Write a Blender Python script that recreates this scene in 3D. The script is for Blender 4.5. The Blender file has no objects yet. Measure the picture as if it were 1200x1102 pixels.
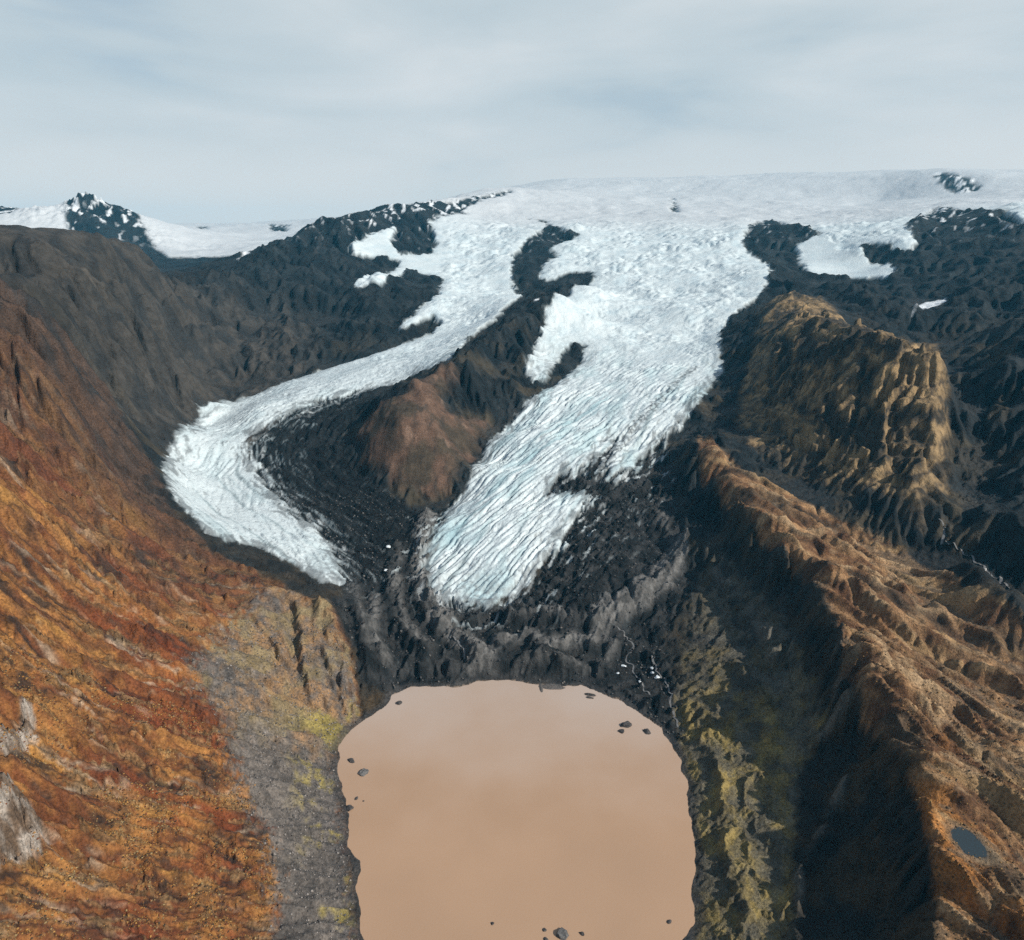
import bpy, math, random
import numpy as np

# ------------------------------------------------------------------ camera, sky, sun, exposure
W, H, F = 1200.0, 1102.0, 811.0          # photograph size in pixels, focal length in its pixels
CAMZ = 500.0                              # metres above the lake
PITCH = math.atan((551.0 - 300.0) / F)    # eye level lies at row 300
SUN_EL, SUN_AZ = math.radians(36), math.radians(115)   # azimuth clockwise from +Y (view direction)
SUN_STRENGTH = 5.0
CLOUD = 0.56
HAZE = 2.6e-5

sc = bpy.context.scene
cam_d = bpy.data.cameras.new('camera')
cam = bpy.data.objects.new('camera', cam_d)
sc.collection.objects.link(cam)
cam.location = (0, 0, CAMZ)
cam.rotation_euler = (math.pi / 2 - PITCH, 0, 0)
cam_d.sensor_fit = 'HORIZONTAL'; cam_d.sensor_width = 36.0
cam_d.lens = 36.0 * F / W
cam_d.clip_start = 1.0; cam_d.clip_end = 60000.0
sc.camera = cam

world = bpy.data.worlds.new('World'); sc.world = world; world.use_nodes = True
def build_world():
    nt = world.node_tree; N = nt.nodes; L = nt.links; N.clear()
    out = N.new('ShaderNodeOutputWorld')
    sky = N.new('ShaderNodeTexSky'); sky.sky_type = 'NISHITA'; sky.sun_disc = False
    sky.sun_elevation = SUN_EL; sky.sun_rotation = SUN_AZ
    sky.altitude = 600; sky.dust_density = 1.0
    b1 = N.new('ShaderNodeBackground'); b1.inputs[1].default_value = 0.10
    L.new(sky.outputs[0], b1.inputs[0])
    tc = N.new('ShaderNodeTexCoord')
    def noise(scale3, scale, detail, dist, loc):
        m = N.new('ShaderNodeMapping'); m.inputs['Scale'].default_value = scale3; m.inputs['Location'].default_value = loc
        L.new(tc.outputs['Generated'], m.inputs[0])
        n = N.new('ShaderNodeTexNoise'); n.inputs['Scale'].default_value = scale; n.inputs['Detail'].default_value = detail
        n.inputs['Distortion'].default_value = dist; n.inputs['Roughness'].default_value = 0.5
        L.new(m.outputs[0], n.inputs['Vector']); return n
    n1 = noise((1, 1, 2.6), 1.6, 5, 0.4, (3.1, 0.4, 0.25))
    n2 = noise((1, 1, 4.2), 3.0, 6, 0.5, (7.7, 2.4, 1.2))
    mix = N.new('ShaderNodeMath'); mix.operation = 'MULTIPLY_ADD'; mix.inputs[1].default_value = 0.45
    L.new(n2.outputs[0], mix.inputs[0]); 
    m2 = N.new('ShaderNodeMath'); m2.operation = 'MULTIPLY'; m2.inputs[1].default_value = 0.55
    L.new(n1.outputs[0], m2.inputs[0]); L.new(m2.outputs[0], mix.inputs[2])
    ramp = N.new('ShaderNodeValToRGB'); e = ramp.color_ramp.elements
    e[0].position = 0.38; e[0].color = (0.50, 0.585, 0.635, 1)
    e[1].position = 0.64; e[1].color = (0.72, 0.75, 0.765, 1)
    k = ramp.color_ramp.elements.new(0.5); k.color = (0.59, 0.655, 0.69, 1)
    L.new(mix.outputs[0], ramp.inputs[0])
    b2 = N.new('ShaderNodeBackground'); b2.inputs[1].default_value = CLOUD / 0.62
    sx = N.new('ShaderNodeSeparateXYZ'); L.new(tc.outputs['Generated'], sx.inputs[0])       # thicker, whiter cloud low down, all the way round
    lo = N.new('ShaderNodeMapRange'); lo.interpolation_type = 'SMOOTHSTEP'; lo.inputs[1].default_value = 0.05; lo.inputs[2].default_value = 0.20
    lo.inputs[3].default_value = 0.85; lo.inputs[4].default_value = 0.0; L.new(sx.outputs['Z'], lo.inputs[0])
    mx = N.new('ShaderNodeMix'); mx.data_type = 'RGBA'; L.new(lo.outputs[0], mx.inputs['Factor']); L.new(ramp.outputs[0], mx.inputs['A'])
    mx.inputs['B'].default_value = (0.83, 0.81, 0.785, 1); L.new(mx.outputs['Result'], b2.inputs[0])
    cover = N.new('ShaderNodeMapRange'); cover.inputs[1].default_value = 0.34; cover.inputs[2].default_value = 0.44
    cover.inputs[3].default_value = 0.72; cover.inputs[4].default_value = 0.97
    L.new(mix.outputs[0], cover.inputs[0])
    # the cloud bank lies low over the ice; overhead the sky is open, as the hard sunlight shows
    op = N.new('ShaderNodeMapRange'); op.interpolation_type = 'SMOOTHSTEP'; op.inputs[1].default_value = 0.33; op.inputs[2].default_value = 0.62
    op.inputs[3].default_value = 1.0; op.inputs[4].default_value = 0.22; L.new(sx.outputs['Z'], op.inputs[0])
    cm = N.new('ShaderNodeMath'); cm.operation = 'MULTIPLY'; L.new(cover.outputs[0], cm.inputs[0]); L.new(op.outputs[0], cm.inputs[1])
    ms = N.new('ShaderNodeMixShader'); L.new(cm.outputs[0], ms.inputs[0])
    L.new(b1.outputs[0], ms.inputs[1]); L.new(b2.outputs[0], ms.inputs[2])
    L.new(ms.outputs[0], out.inputs['Surface'])
build_world()

sun_d = bpy.data.lights.new('sun', 'SUN'); sun_d.energy = SUN_STRENGTH; sun_d.angle = math.radians(0.6)
sun_d.color = (1.0, 0.93, 0.83)
sun = bpy.data.objects.new('sun', sun_d); sc.collection.objects.link(sun)
sun.location = (3000, -800, 3000)
# the lamp shines along its -Z axis
sun.rotation_euler = (math.pi / 2 - SUN_EL, 0, math.pi - SUN_AZ)

sc.render.engine = 'CYCLES'
sc.view_settings.view_transform = 'Standard'; sc.view_settings.look = 'None'
sc.view_settings.exposure = 0.2; sc.view_settings.gamma = 1.0
sc.view_settings.use_curve_mapping = False
sc.cycles.use_denoising = False; sc.cycles.use_adaptive_sampling = False
sc.cycles.max_bounces = 5; sc.cycles.diffuse_bounces = 2; sc.cycles.glossy_bounces = 2
sc.cycles.volume_bounces = 0; sc.cycles.transparent_max_bounces = 4

# ------------------------------------------------------------------ numpy noise
rng = np.random.RandomState(7)
PERM = np.concatenate([rng.permutation(256)] * 3).astype(np.int32)
ANG = rng.rand(256) * 2 * np.pi
GX, GY = np.cos(ANG).astype(np.float32), np.sin(ANG).astype(np.float32)
def pn(x, y, seed=0):
    x = np.asarray(x, np.float32) + np.float32(seed * 17.31); y = np.asarray(y, np.float32) + np.float32(seed * 9.77)
    xf = np.floor(x); yf = np.floor(y)
    ix = xf.astype(np.int32) & 255; iy = yf.astype(np.int32) & 255
    fx = x - xf; fy = y - yf
    u = fx * fx * fx * (fx * (fx * 6 - 15) + 10); v = fy * fy * fy * (fy * (fy * 6 - 15) + 10)
    a = PERM[ix]; b = PERM[ix + 1]
    def g(h, dx, dy): return GX[h] * dx + GY[h] * dy
    n00 = g(PERM[a + iy], fx, fy); n10 = g(PERM[b + iy], fx - 1, fy)
    n01 = g(PERM[a + iy + 1], fx, fy - 1); n11 = g(PERM[b + iy + 1], fx - 1, fy - 1)
    x0 = n00 + u * (n10 - n00); x1 = n01 + u * (n11 - n01)
    return (x0 + v * (x1 - x0)) * 1.5
def fbm(x, y, oct=4, seed=0, gain=0.5, lac=2.03):
    s = 0; a = 1.0; t = 0
    for i in range(oct):
        s = s + a * pn(x, y, seed + i); t += a; a *= gain; x = x * lac; y = y * lac
    return s / t
def ridged(x, y, oct=4, seed=0, gain=0.5, lac=2.07):
    s = 0; a = 1.0; t = 0; w = 1.0
    for i in range(oct):
        n = 1 - np.abs(pn(x, y, seed + i)) * 1.6; n = np.clip(n, 0, 1); n = n * n * w
        s = s + a * n; t += a; w = np.clip(n * 1.6, 0.15, 1); a *= gain; x = x * lac; y = y * lac
    return s / t
def sst(a, b, x):
    t = np.clip((x - a) / (b - a), 0, 1); return t * t * (3 - 2 * t)

# ------------------------------------------------------------------ pixel rays (direction only)
cp, sp_ = math.cos(PITCH), math.sin(PITCH)
def ray(px, py):
    dx = (px - W / 2) / F; dy = -(py - H / 2) / F
    x, y, z = dx, cp + dy * sp_, -sp_ + dy * cp
    h = math.hypot(x, y)
    return math.atan2(x, y), z / h          # bearing, rise per horizontal metre

# ------------------------------------------------------------------ survey points of the land
# "column row zHEIGHT" or "column row rDISTANCE"; joined by commas they form a line
SURVEY = """
425 1102 z0, 420 1040 z0, 408 985 z0, 402 940 z0, 396 900 z0, 402 870 z0, 425 845 z0, 460 815 z0, 480 806 z0, 540 803 z0, 600 798 z0, 680 805 z0, 720 820 z0, 760 848 z0, 790 880 z0, 805 930 z0, 812 980 z0, 815 1030 z0, 805 1102 z0
600 850 z-10
600 950 z-14
600 1080 z-12
520 1000 z-10
700 1000 z-10
0 1102 z125
0 1000 z148
0 900 z175
0 800 z202
0 700 z230
0 620 z264
0 550 z300
0 450 z360
0 380 z408
0 330 z455
0 282 r1700
100 1102 z92
100 1000 z108
100 900 z128
100 800 z152
100 700 z180
100 600 z217
100 520 z255
90 460 z298
100 425 z322
200 1102 z60
200 1000 z70
200 900 z88
200 800 z110
200 720 z128
200 650 z146
160 580 z190
150 500 z225
170 540 z200
290 1102 z34
290 1000 z42
280 900 z56
290 800 z68
270 720 z96
250 645 z122
190 560 z170, 200 590 z160, 225 618 z140, 250 642 z122, 300 664 z98, 345 690 z82, 390 712 z66, 412 760 z42, 418 800 z18
345 1000 z22
345 900 z30
340 820 z40
370 780 z46
370 730 z64
400 1000 z4
385 900 z6
60 288 r1850, 110 290 r2000, 170 300 r2300, 215 317 r2700
60 330 r1500
100 350 r1600
150 340 r1900
215 330 r2500, 190 360 r2050, 150 385 r1750, 112 408 r1520
50 380 r1150
60 420 r1050
240 345 r2600
230 380 r2330
180 420 r1980
215 430 r2060
190 465 r1800
205 488 r1730
262 440 r2060
330 434 r2080
330 400 r2330
300 370 r2560
300 330 r2900
260 320 r3000
280 300 r3150
330 283 r3500, 365 268 r3800, 400 258 r4000, 440 246 r4300, 480 239 r4700, 540 232 r5300, 600 220 r6200
350 330 r2900
380 300 r3400
400 340 r2750
400 380 r2520
380 420 r2150
440 360 r2500
450 395 r2200
470 350 r2600
490 330 r2850
430 300 r3500
470 300 r3550
500 260 r4300
500 285 r3900
400 684 z52
380 660 z62
350 640 z74
300 625 z86
255 608 z96
225 580 z104
212 545 z116
230 505 z136
300 478 z160
360 456 z182
430 432 z212
500 412 z236
550 385 z278
590 350 z340
560 340 r3050
540 320 r3350
580 310 r3500
560 290 r3850
590 270 r4400
560 255 r4900
620 240 r5600
320 510 z134
350 545 z108
340 580 z92
390 600 z80
440 620 z64
400 640 z60
470 660 z50
440 720 z36
410 700 z44
480 760 z18
450 790 z8
380 490 z150
420 470 z172
470 450 z196
400 520 z116
420 555 z92
460 585 z74
500 605 z62
495 640 z56
500 690 z44
520 740 z28
540 780 z10
600 775 z14
660 780 z12
600 740 z24
425 500 z158
450 470 z205, 480 450 z232, 530 432 z248, 575 400 z276, 620 370 z330, 660 345 z382, 700 322 r3100
470 490 z196
500 480 z200
500 520 z150
510 560 z98
515 582 z70
540 520 z140
560 470 z185
575 500 z130
545 550 z84
600 440 z205
600 480 z158
640 420 z225
650 390 z275
690 345 r2800
610 335 r3050, 605 310 r3300
625 300 r3500
640 275 r4000, 655 268 r4200
650 290 r3700
670 305 r3500
505 660 z42
530 620 z62
560 700 z32
610 690 z36
590 640 z60
620 600 z80
580 560 z98
640 550 z112
620 510 z138
690 530 z128
680 480 z162
740 490 z160
640 470 z172
700 440 z198
760 440 z208
630 430 z220
660 400 z260
800 430 z220
820 400 z252
740 400 z252
700 380 z278
790 370 r2400
720 350 r2750
850 350 r2700
780 330 r3000
700 320 r3150
870 320 r3150
740 305 r3500
820 300 r3550
880 300 r3600
720 285 r3950
800 275 r4200
860 270 r4300
700 265 r4600
780 250 r5300
700 245 r5600
860 245 r5800
960 250 r5600
760 230 r7200
900 228 r7200
640 212 r9000, 700 212 r9300, 800 210 r9300, 900 206 r9300, 1000 207 r9300, 1100 200 r9000, 1200 210 r9000
1040 235 r7000
1000 270 r4400
980 300 r3500
1030 315 r3300
960 322 r3150
1000 322 r3200
1000 332 r2850
950 335 r2750
880 285 r3750
900 264 r4200
930 280 r3800
930 310 r3200
905 322 r2900
640 655 z56
650 700 z40
640 730 z30
700 690 z48
690 640 z66
680 600 z82
740 640 z66
720 590 z86
760 600 z78
740 560 z104
760 690 z42
740 730 z24
700 760 z12
740 780 z7
760 800 z7
780 730 z24
770 760 z14
790 640 z56
800 690 z40
790 590 z74
790 550 z104
785 525 z128
800 490 z160
830 470 z185
850 440 z214
855 400 r2050
870 370 r2350
815 512 z168, 835 555 z150, 860 592 z136, 905 640 z124, 955 682 z116, 985 722 z110, 983 770 z102, 1000 815 z98, 1030 845 z97, 1062 890 z95, 1080 960 z92, 1095 1040 z88, 1102 1102 z86
830 510 z170, 870 548 z150, 950 592 z128, 1060 642 z104, 1150 690 z82, 1200 722 z66
840 620 z88
820 590 z90
880 660 z84
930 710 z66
870 700 z50
820 700 z44
900 750 z50
850 760 z33
810 780 z24
800 820 z14
840 830 z24
900 820 z35
950 800 z48
960 840 z43
1000 890 z42
900 900 z25
850 900 z17
950 920 z30
1000 960 z34
1020 1020 z35
1040 1090 z34
940 1000 z24
880 1000 z17
850 1060 z11
920 1090 z19
980 1090 z26
835 980 z8
900 590 z140
950 630 z122
1000 650 z112
1050 700 z100
1100 700 z90
1000 720 z104
1060 780 z95
1100 850 z92
1150 760 z80
1200 800 z72
1200 900 z80
1150 900 z84
1130 1000 z82
1200 1000 z88
1200 1102 z94
1150 1080 z86
905 346 r2250, 940 362 r1950, 1000 380 r1660, 1050 390 r1510, 1100 404 r1390
880 380 r2300
862 430 r1880
862 480 r1620
850 505 r1470
900 450 r1640
890 500 r1450
930 420 r1660
940 480 r1440
940 540 r1270
1000 440 r1400
1000 500 r1300
1000 560 r1190
1060 440 r1370
1060 500 r1270
1060 560 r1170
1060 600 r1110
1100 450 r1370
1112 490 r1300
1110 560 r1180
880 525 r1330
930 565 r1230
1000 605 r1110
1090 622 r1080, 1120 632 r1060, 1170 680 r960, 1200 704 r920
1130 560 r1300
1135 500 r1480
1130 450 r1650
1150 590 r1210
1200 640 r1060
1200 590 r1170
1200 540 r1270
1200 490 r1400
1170 520 r1360
1160 440 r1750
1200 430 r1560
1200 400 r1750
1120 410 r2050
1060 370 r2250
1000 362 r2250
950 350 r2450
1080 350 r2550
1000 345 r2500
1150 390 r2000
1200 370 r2000
1150 360 r2350
1200 340 r2450
1120 330 r2750
1060 325 r2950
1200 310 r2850
1130 300 r3100
1060 300 r3200
1020 290 r3400
1200 285 r3250
1130 270 r3600
1080 255 r4200
1160 250 r3900
1200 262 r3700
1140 235 r5200
1200 240 r5200
1090 204 r7400, 1120 212 r7000, 1147 220 r6800
0 243 r6600, 50 258 r6400, 100 240 r6000, 135 244 r5900, 165 268 r5700, 190 290 r5400
60 280 r5200
120 285 r5100
200 306 r4700
250 290 r5600
300 280 r6500
240 266 r8500, 320 262 r8500, 400 256 r8500
"""
pts = []
def survey_point(px, py, val):
    th, sl = ray(px, py)
    r = (float(val[1:]) - CAMZ) / sl if val[0] == 'z' else float(val[1:])
    return th, math.log(r), sl
for line in SURVEY.strip().splitlines():
    segs = [s.split() for s in line.split(',')]
    segs = [(float(a), float(b), c) for a, b, c in segs]
    for i, (a, b, c) in enumerate(segs):
        th, v, sl = survey_point(a, b, c); pts.append((th, v, CAMZ + math.exp(v) * sl))
        if i + 1 < len(segs):
            a2, b2, c2 = segs[i + 1]; v2 = survey_point(a2, b2, c2)[1]
            n = int(math.hypot(a2 - a, b2 - b) // 28)
            for k in range(1, n + 1):
                t = k / (n + 1); th, sl = ray(a + (a2 - a) * t, b + (b2 - b) * t); vm = v + (v2 - v) * t
                pts.append((th, vm, CAMZ + math.exp(vm) * sl))
# land outside the picture and behind the skyline: (bearing deg, distance, height)
R_ = math.radians
for deg, r, z in [(-45, 150, 95), (-45, 90, 80), (-20, 150, 30), (0, 150, 6), (0, 80, 8), (20, 150, 15), (40, 150, 70), (45, 90, 70),
                  (-60, 200, 190), (-60, 500, 330), (-60, 1000, 470), (-52, 1800, 540), (-50, 3000, 480), (-55, 6000, 600),
                  (-75, 300, 240), (-75, 1000, 450), (-75, 3000, 600), (60, 200, 90), (60, 500, 80), (58, 900, 45), (55, 1300, 120),
                  (55, 2000, 330), (52, 3500, 650), (55, 6000, 900), (75, 500, 80), (75, 1500, 120), (75, 4000, 500),
                  (100, 150, 40), (100, 1000, 40), (100, 5000, 120), (-100, 150, 60), (-100, 1000, 150), (-100, 5000, 200),
                  (140, 300, 8), (-140, 300, 8), (179, 300, 4), (-179, 300, 4), (140, 3000, 5), (-140, 3000, 5), (179, 3000, 0), (-179, 3000, 0),
                  (140, 13000, 0), (-140, 13000, 0), (179, 13000, 0), (-179, 13000, 0), (90, 13000, 300), (-90, 13000, 300)]:
    pts.append((R_(deg), math.log(r), z))
for px_, r, z in [(-60, 2300, 430), (0, 2400, 420), (60, 2500, 420), (110, 2600, 415), (170, 2900, 410), (0, 3400, 400), (80, 3500, 400), (160, 3700, 410), (215, 3500, 430),
                  (-60, 4300, 520), (330, 4600, 540), (365, 5000, 600), (400, 5200, 640), (440, 5500, 680), (300, 4800, 520), (280, 4000, 480),
                  (480, 5600, 760), (1000, 1850, 310), (1050, 1750, 290), (1100, 1700, 270)]:
    pts.append((ray(px_, 280)[0], math.log(r), z))
for deg in range(-60, 61, 8):
    pts.append((R_(deg), math.log(13500), 900))
pts = np.array(pts)
key = np.round(pts[:, :2], 4); _, ui = np.unique(key, axis=0, return_index=True); pts = pts[np.sort(ui)]

# ------------------------------------------------------------------ the survey grid (bearing x log distance)
fine = np.radians(np.arange(-52, 52.01, 0.108))
side = np.radians(np.concatenate([np.arange(53.5, 70, 2), np.arange(72, 180, 6), [180]]))
TH = np.concatenate([-side[::-1], fine, side])
V = np.log(np.concatenate([np.exp(np.arange(math.log(60), math.log(225), 0.04)),
                           np.exp(np.arange(math.log(228), math.log(2300), 0.0036)),
                           np.exp(np.arange(math.log(2308), math.log(6500), 0.0042)),
                           np.exp(np.arange(math.log(6550), math.log(14000), 0.012))]))
NR, NC = len(V), len(TH)
EPS = 0.025
def rbf_fit(P, z):
    d = np.sqrt(((P[:, None, :] - P[None]) ** 2).sum(-1) + EPS * EPS)
    n = len(P); A = np.zeros((n + 3, n + 3)); A[:n, :n] = d + np.eye(n) * -0.004
    A[:n, n:] = np.c_[np.ones(n), P]; A[n:, :n] = A[:n, n:].T
    return np.linalg.solve(A, np.r_[z, 0, 0, 0])
def rbf_eval(P, w, th, v):
    out = np.zeros((len(v), len(th)), np.float32); n = len(P)
    P32 = P.astype(np.float32); w32 = w.astype(np.float32)
    th = th.astype(np.float32); v = v.astype(np.float32)
    for k in range(n):
        a = (th - P32[k, 0]) ** 2; b = (v - P32[k, 1]) ** 2 + np.float32(EPS * EPS)
        out += w32[k] * np.sqrt(b[:, None] + a[None, :])
    return out + w32[n] + w32[n + 1] * th[None] + w32[n + 2] * v[:, None]
wts = rbf_fit(pts[:, :2], pts[:, 2])
# evaluated on every second line, then filled in
tc_, vc_ = TH[::2], V[::2]
if tc_[-1] != TH[-1]: tc_ = np.r_[tc_, TH[-1]]
if vc_[-1] != V[-1]: vc_ = np.r_[vc_, V[-1]]
coarse = rbf_eval(pts[:, :2], wts, tc_, vc_)
def interp_axis(arr, xs, xn, axis):
    i = np.clip(np.searchsorted(xs, xn, side='right') - 1, 0, len(xs) - 2)
    t = ((xn - xs[i]) / (xs[i + 1] - xs[i])).astype(np.float32)
    if axis == 0: return arr[i] * (1 - t)[:, None] + arr[i + 1] * t[:, None]
    return arr[:, i] * (1 - t)[None] + arr[:, i + 1] * t[None]
BASE = interp_axis(interp_axis(coarse, vc_, V, 0), tc_, TH, 1)
RR = np.exp(V)[:, None].astype(np.float32) * np.ones((1, NC), np.float32)
TT = TH[None].astype(np.float32) * np.ones((NR, 1), np.float32)
VV = V[:, None].astype(np.float32) * np.ones((1, NC), np.float32)
X = RR * np.sin(TT); Y = RR * np.cos(TT)

def lookup(arr, th, r):
    j = min(max(int(np.searchsorted(TH, th)) - 1, 0), NC - 2); i = min(max(int(np.searchsorted(V, math.log(r))) - 1, 0), NR - 2)
    a = (th - TH[j]) / (TH[j + 1] - TH[j]); b = (math.log(r) - V[i]) / (V[i + 1] - V[i])
    return float((arr[i, j] * (1 - a) + arr[i, j + 1] * a) * (1 - b) + (arr[i + 1, j] * (1 - a) + arr[i + 1, j + 1] * a) * b)
def hit(px, py, arr=None):
    """first place where a pixel's ray meets the land"""
    arr = BASE if arr is None else arr
    th, sl = ray(px, py)
    j = min(max(int(np.searchsorted(TH, th)), 0), NC - 1)
    rr = np.exp(V); zr = CAMZ + rr * sl
    ok = np.nonzero((arr[:, j] >= zr) & (rr > 150))[0]
    if len(ok) == 0: return th, 13200.0
    i = ok[0]
    if i == 0: return th, rr[0]
    d0 = zr[i - 1] - arr[i - 1, j]; d1 = zr[i] - arr[i, j]
    t = d0 / (d0 - d1 + 1e-9)
    return th, float(rr[i - 1] + (rr[i] - rr[i - 1]) * t)

def poly_sd(poly_tv):
    """signed distance (positive inside) in radians of bearing; only near the polygon"""
    P = np.array(poly_tv); m = 0.12
    j0, j1 = np.searchsorted(TH, [P[:, 0].min() - m, P[:, 0].max() + m]); i0, i1 = np.searchsorted(V, [P[:, 1].min() - m, P[:, 1].max() + m])
    out = np.full((NR, NC), -m, np.float32)
    x = TT[i0:i1, j0:j1]; y = VV[i0:i1, j0:j1]
    if x.size == 0: return out
    ins = np.zeros(x.shape, bool); d2 = np.full(x.shape, m * m, np.float32)
    n = len(P)
    for k in range(n):
        ax, ay = P[k]; bx, by = P[(k + 1) % n]
        ex, ey = bx - ax, by - ay; L2 = ex * ex + ey * ey + 1e-12
        t = np.clip(((x - ax) * ex + (y - ay) * ey) / L2, 0, 1)
        d2 = np.minimum(d2, (x - ax - t * ex) ** 2 + (y - ay - t * ey) ** 2)
        if ay != by:
            c = (ay > y) != (by > y)
            ins ^= c & (x < ex * (y - ay) / (by - ay) + ax)
    d = np.sqrt(d2); out[i0:i1, j0:j1] = np.where(ins, d, -d)
    return out
def parse(s): return [tuple(map(float, p.split())) for p in s.split(',')]
def region(s, far=None):
    tv = []
    for px, py in parse(s):
        th, r = hit(px, py); tv.append((th, math.log(r)))
    return poly_sd(tv)
def line_tv(s): return [(lambda h: (h[0], math.log(h[1])))(hit(px, py)) for px, py in parse(s)]
def line_dist(tv):
    """distance in metres from a line on the ground, and place along it"""
    P = np.array(tv); m = 0.15
    j0, j1 = np.searchsorted(TH, [P[:, 0].min() - m, P[:, 0].max() + m]); i0, i1 = np.searchsorted(V, [P[:, 1].min() - m, P[:, 1].max() + m])
    D = np.full((NR, NC), 1e4, np.float32)
    x = X[i0:i1, j0:j1]; y = Y[i0:i1, j0:j1]
    px = np.exp(P[:, 1]) * np.sin(P[:, 0]); py = np.exp(P[:, 1]) * np.cos(P[:, 0])
    d2 = np.full(x.shape, 1e8, np.float32)
    for k in range(len(P) - 1):
        ex, ey = px[k + 1] - px[k], py[k + 1] - py[k]; L2 = ex * ex + ey * ey + 1e-9
        t = np.clip(((x - px[k]) * ex + (y - py[k]) * ey) / L2, 0, 1)
        d2 = np.minimum(d2, (x - px[k] - t * ex) ** 2 + (y - py[k] - t * ey) ** 2)
    D[i0:i1, j0:j1] = np.sqrt(d2); return D
def xy(px, py):
    th, r = hit(px, py); return np.array([r * math.sin(th), r * math.cos(th)])
def along(pa, pb):
    """coordinates along and across a direction given by two pixels on the ground"""
    a, b = xy(*pa), xy(*pb); d = (b - a) / np.linalg.norm(b - a)
    return X * d[0] + Y * d[1], -X * d[1] + Y * d[0]

PX = 1.0 / F        # one photo pixel in radians, used for edge widths
# ------------------------------------------------------------------ regions of the land
def plane_poly(s, z=0.0):
    tv = []
    for px, py in parse(s):
        th, sl = ray(px, py); tv.append((th, math.log((z - CAMZ) / sl)))
    return tv
LAKE = "425 1102, 422 1070, 418 1040, 420 1010, 408 985, 406 950, 400 925, 396 900, 396 880, 404 862, 425 845, 448 830, 460 815, 480 806, 510 806, 540 804, 560 799, 600 798, 635 802, 655 806, 680 803, 700 812, 725 820, 750 836, 772 852, 786 872, 796 892, 806 925, 808 955, 812 985, 816 1020, 812 1050, 814 1080, 800 1102, 790 1250, 700 1420, 560 1420, 450 1280"
sd_lake = poly_sd(plane_poly(LAKE))
shore_j = fbm(X / 26, Y / 26, 3, 5) * 5.5
m_lake = sd_lake * RR + shore_j                # metres, positive in the water

ICE_L = "640 262, 600 250, 560 245, 515 255, 505 262, 512 285, 505 298, 470 300, 455 283, 465 265, 440 272, 412 292, 415 300, 440 300, 470 305, 465 315, 440 325, 415 340, 420 343, 450 338, 470 322, 478 318, 490 320, 520 328, 515 345, 495 360, 480 375, 468 385, 490 378, 505 368, 517 378, 505 392, 485 400, 440 415, 400 428, 340 447, 290 465, 235 485, 212 500, 198 525, 190 548, 198 575, 218 598, 240 622, 262 632, 300 640, 345 662, 375 682, 400 684, 405 670, 388 640, 365 615, 335 598, 318 575, 300 545, 290 525, 296 508, 330 490, 375 470, 430 458, 480 442, 528 424, 545 400, 575 376, 612 348, 600 325, 600 300, 615 285, 640 268"
ICE_R = "640 262, 660 270, 682 276, 665 283, 645 290, 655 300, 638 308, 632 325, 640 330, 665 320, 692 318, 698 325, 670 340, 648 352, 640 365, 640 385, 628 405, 615 435, 622 448, 640 445, 655 420, 665 405, 675 402, 688 405, 682 425, 655 448, 610 480, 575 515, 555 545, 548 570, 525 600, 505 628, 498 655, 500 685, 520 703, 570 712, 600 700, 625 680, 650 645, 662 622, 690 590, 690 578, 640 580, 650 560, 690 545, 715 525, 720 515, 712 535, 705 552, 720 560, 745 552, 760 530, 790 505, 820 472, 848 435, 842 405, 845 385, 870 360, 895 340, 905 318, 890 305, 870 288, 880 262, 900 258, 920 262, 960 275, 940 285, 932 290, 945 318, 950 322, 1040 325, 1048 320, 1040 310, 1010 300, 1010 288, 1030 285, 1060 295, 1075 285, 1060 265, 1100 240, 1200 262, 1290 262, 1290 150, 600 150"
sd_L = region(ICE_L); sd_R = region(ICE_R)
cap = (VV - math.log(4900)) * 0.5
sd_ice = np.maximum(np.maximum(sd_L, sd_R), cap)
for s in ["40 288, 62 268, 78 255, 98 236, 140 238, 165 264, 200 302, 150 304, 100 300",
          "-20 244, 22 244, 24 252, -20 256", "315 263, 338 264, 335 271, 318 271", "232 266, 244 266, 243 270, 233 270",
          "1088 204, 1110 203, 1145 213, 1147 224, 1120 227, 1100 215", "786 233, 792 236, 794 250, 786 248",
          "480 241, 540 234, 598 222, 598 226, 550 241, 510 250, 490 258"]:
    sd_ice = np.minimum(sd_ice, -region(s))
sd_snowpatch = np.maximum.reduce([region("1068 378, 1075 356, 1085 352, 1108 347, 1112 351, 1095 360, 1082 368"),
                                  region("275 303, 290 293, 293 297, 281 306"), region("625 348, 632 345, 633 350, 628 351")])
sd_mor = region("290 525, 300 545, 318 575, 335 598, 388 640, 405 690, 385 705, 418 760, 420 800, 450 812, 500 806, 600 798, 680 805, 740 830, 790 880, 805 870, 795 800, 775 760, 805 690, 805 640, 795 560, 780 515, 800 490, 745 545, 690 580, 620 690, 570 712, 500 690, 505 628, 530 590, 505 605, 440 565, 395 520, 410 480, 430 455, 330 485")
sd_mor = np.maximum(sd_mor, region("636 582, 648 556, 690 541, 722 512, 712 540, 722 566, 692 584"))
sd_or = region("815 512, 830 510, 870 548, 950 592, 1060 642, 1150 690, 1200 722, 1290 760, 1290 1130, 1102 1130, 1092 1000, 1062 892, 1010 825, 985 790, 988 735, 962 685, 900 636, 850 588, 822 550")
sd_moss = region("835 640, 880 690, 930 740, 960 800, 965 850, 940 900, 925 1000, 930 1130, 815 1130, 818 1000, 806 900, 790 830, 810 700")
sd_cliff = region("862 490, 880 400, 905 348, 1000 381, 1098 405, 1114 450, 1120 560, 1085 610, 960 565, 880 525")
sd_hill = region("-60 282, -60 1130, 425 1130, 408 985, 398 880, 425 845, 418 800, 412 762, 390 714, 345 692, 300 666, 250 644, 200 592, 190 562, 150 490, 112 415, 60 360, 0 320")
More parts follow.
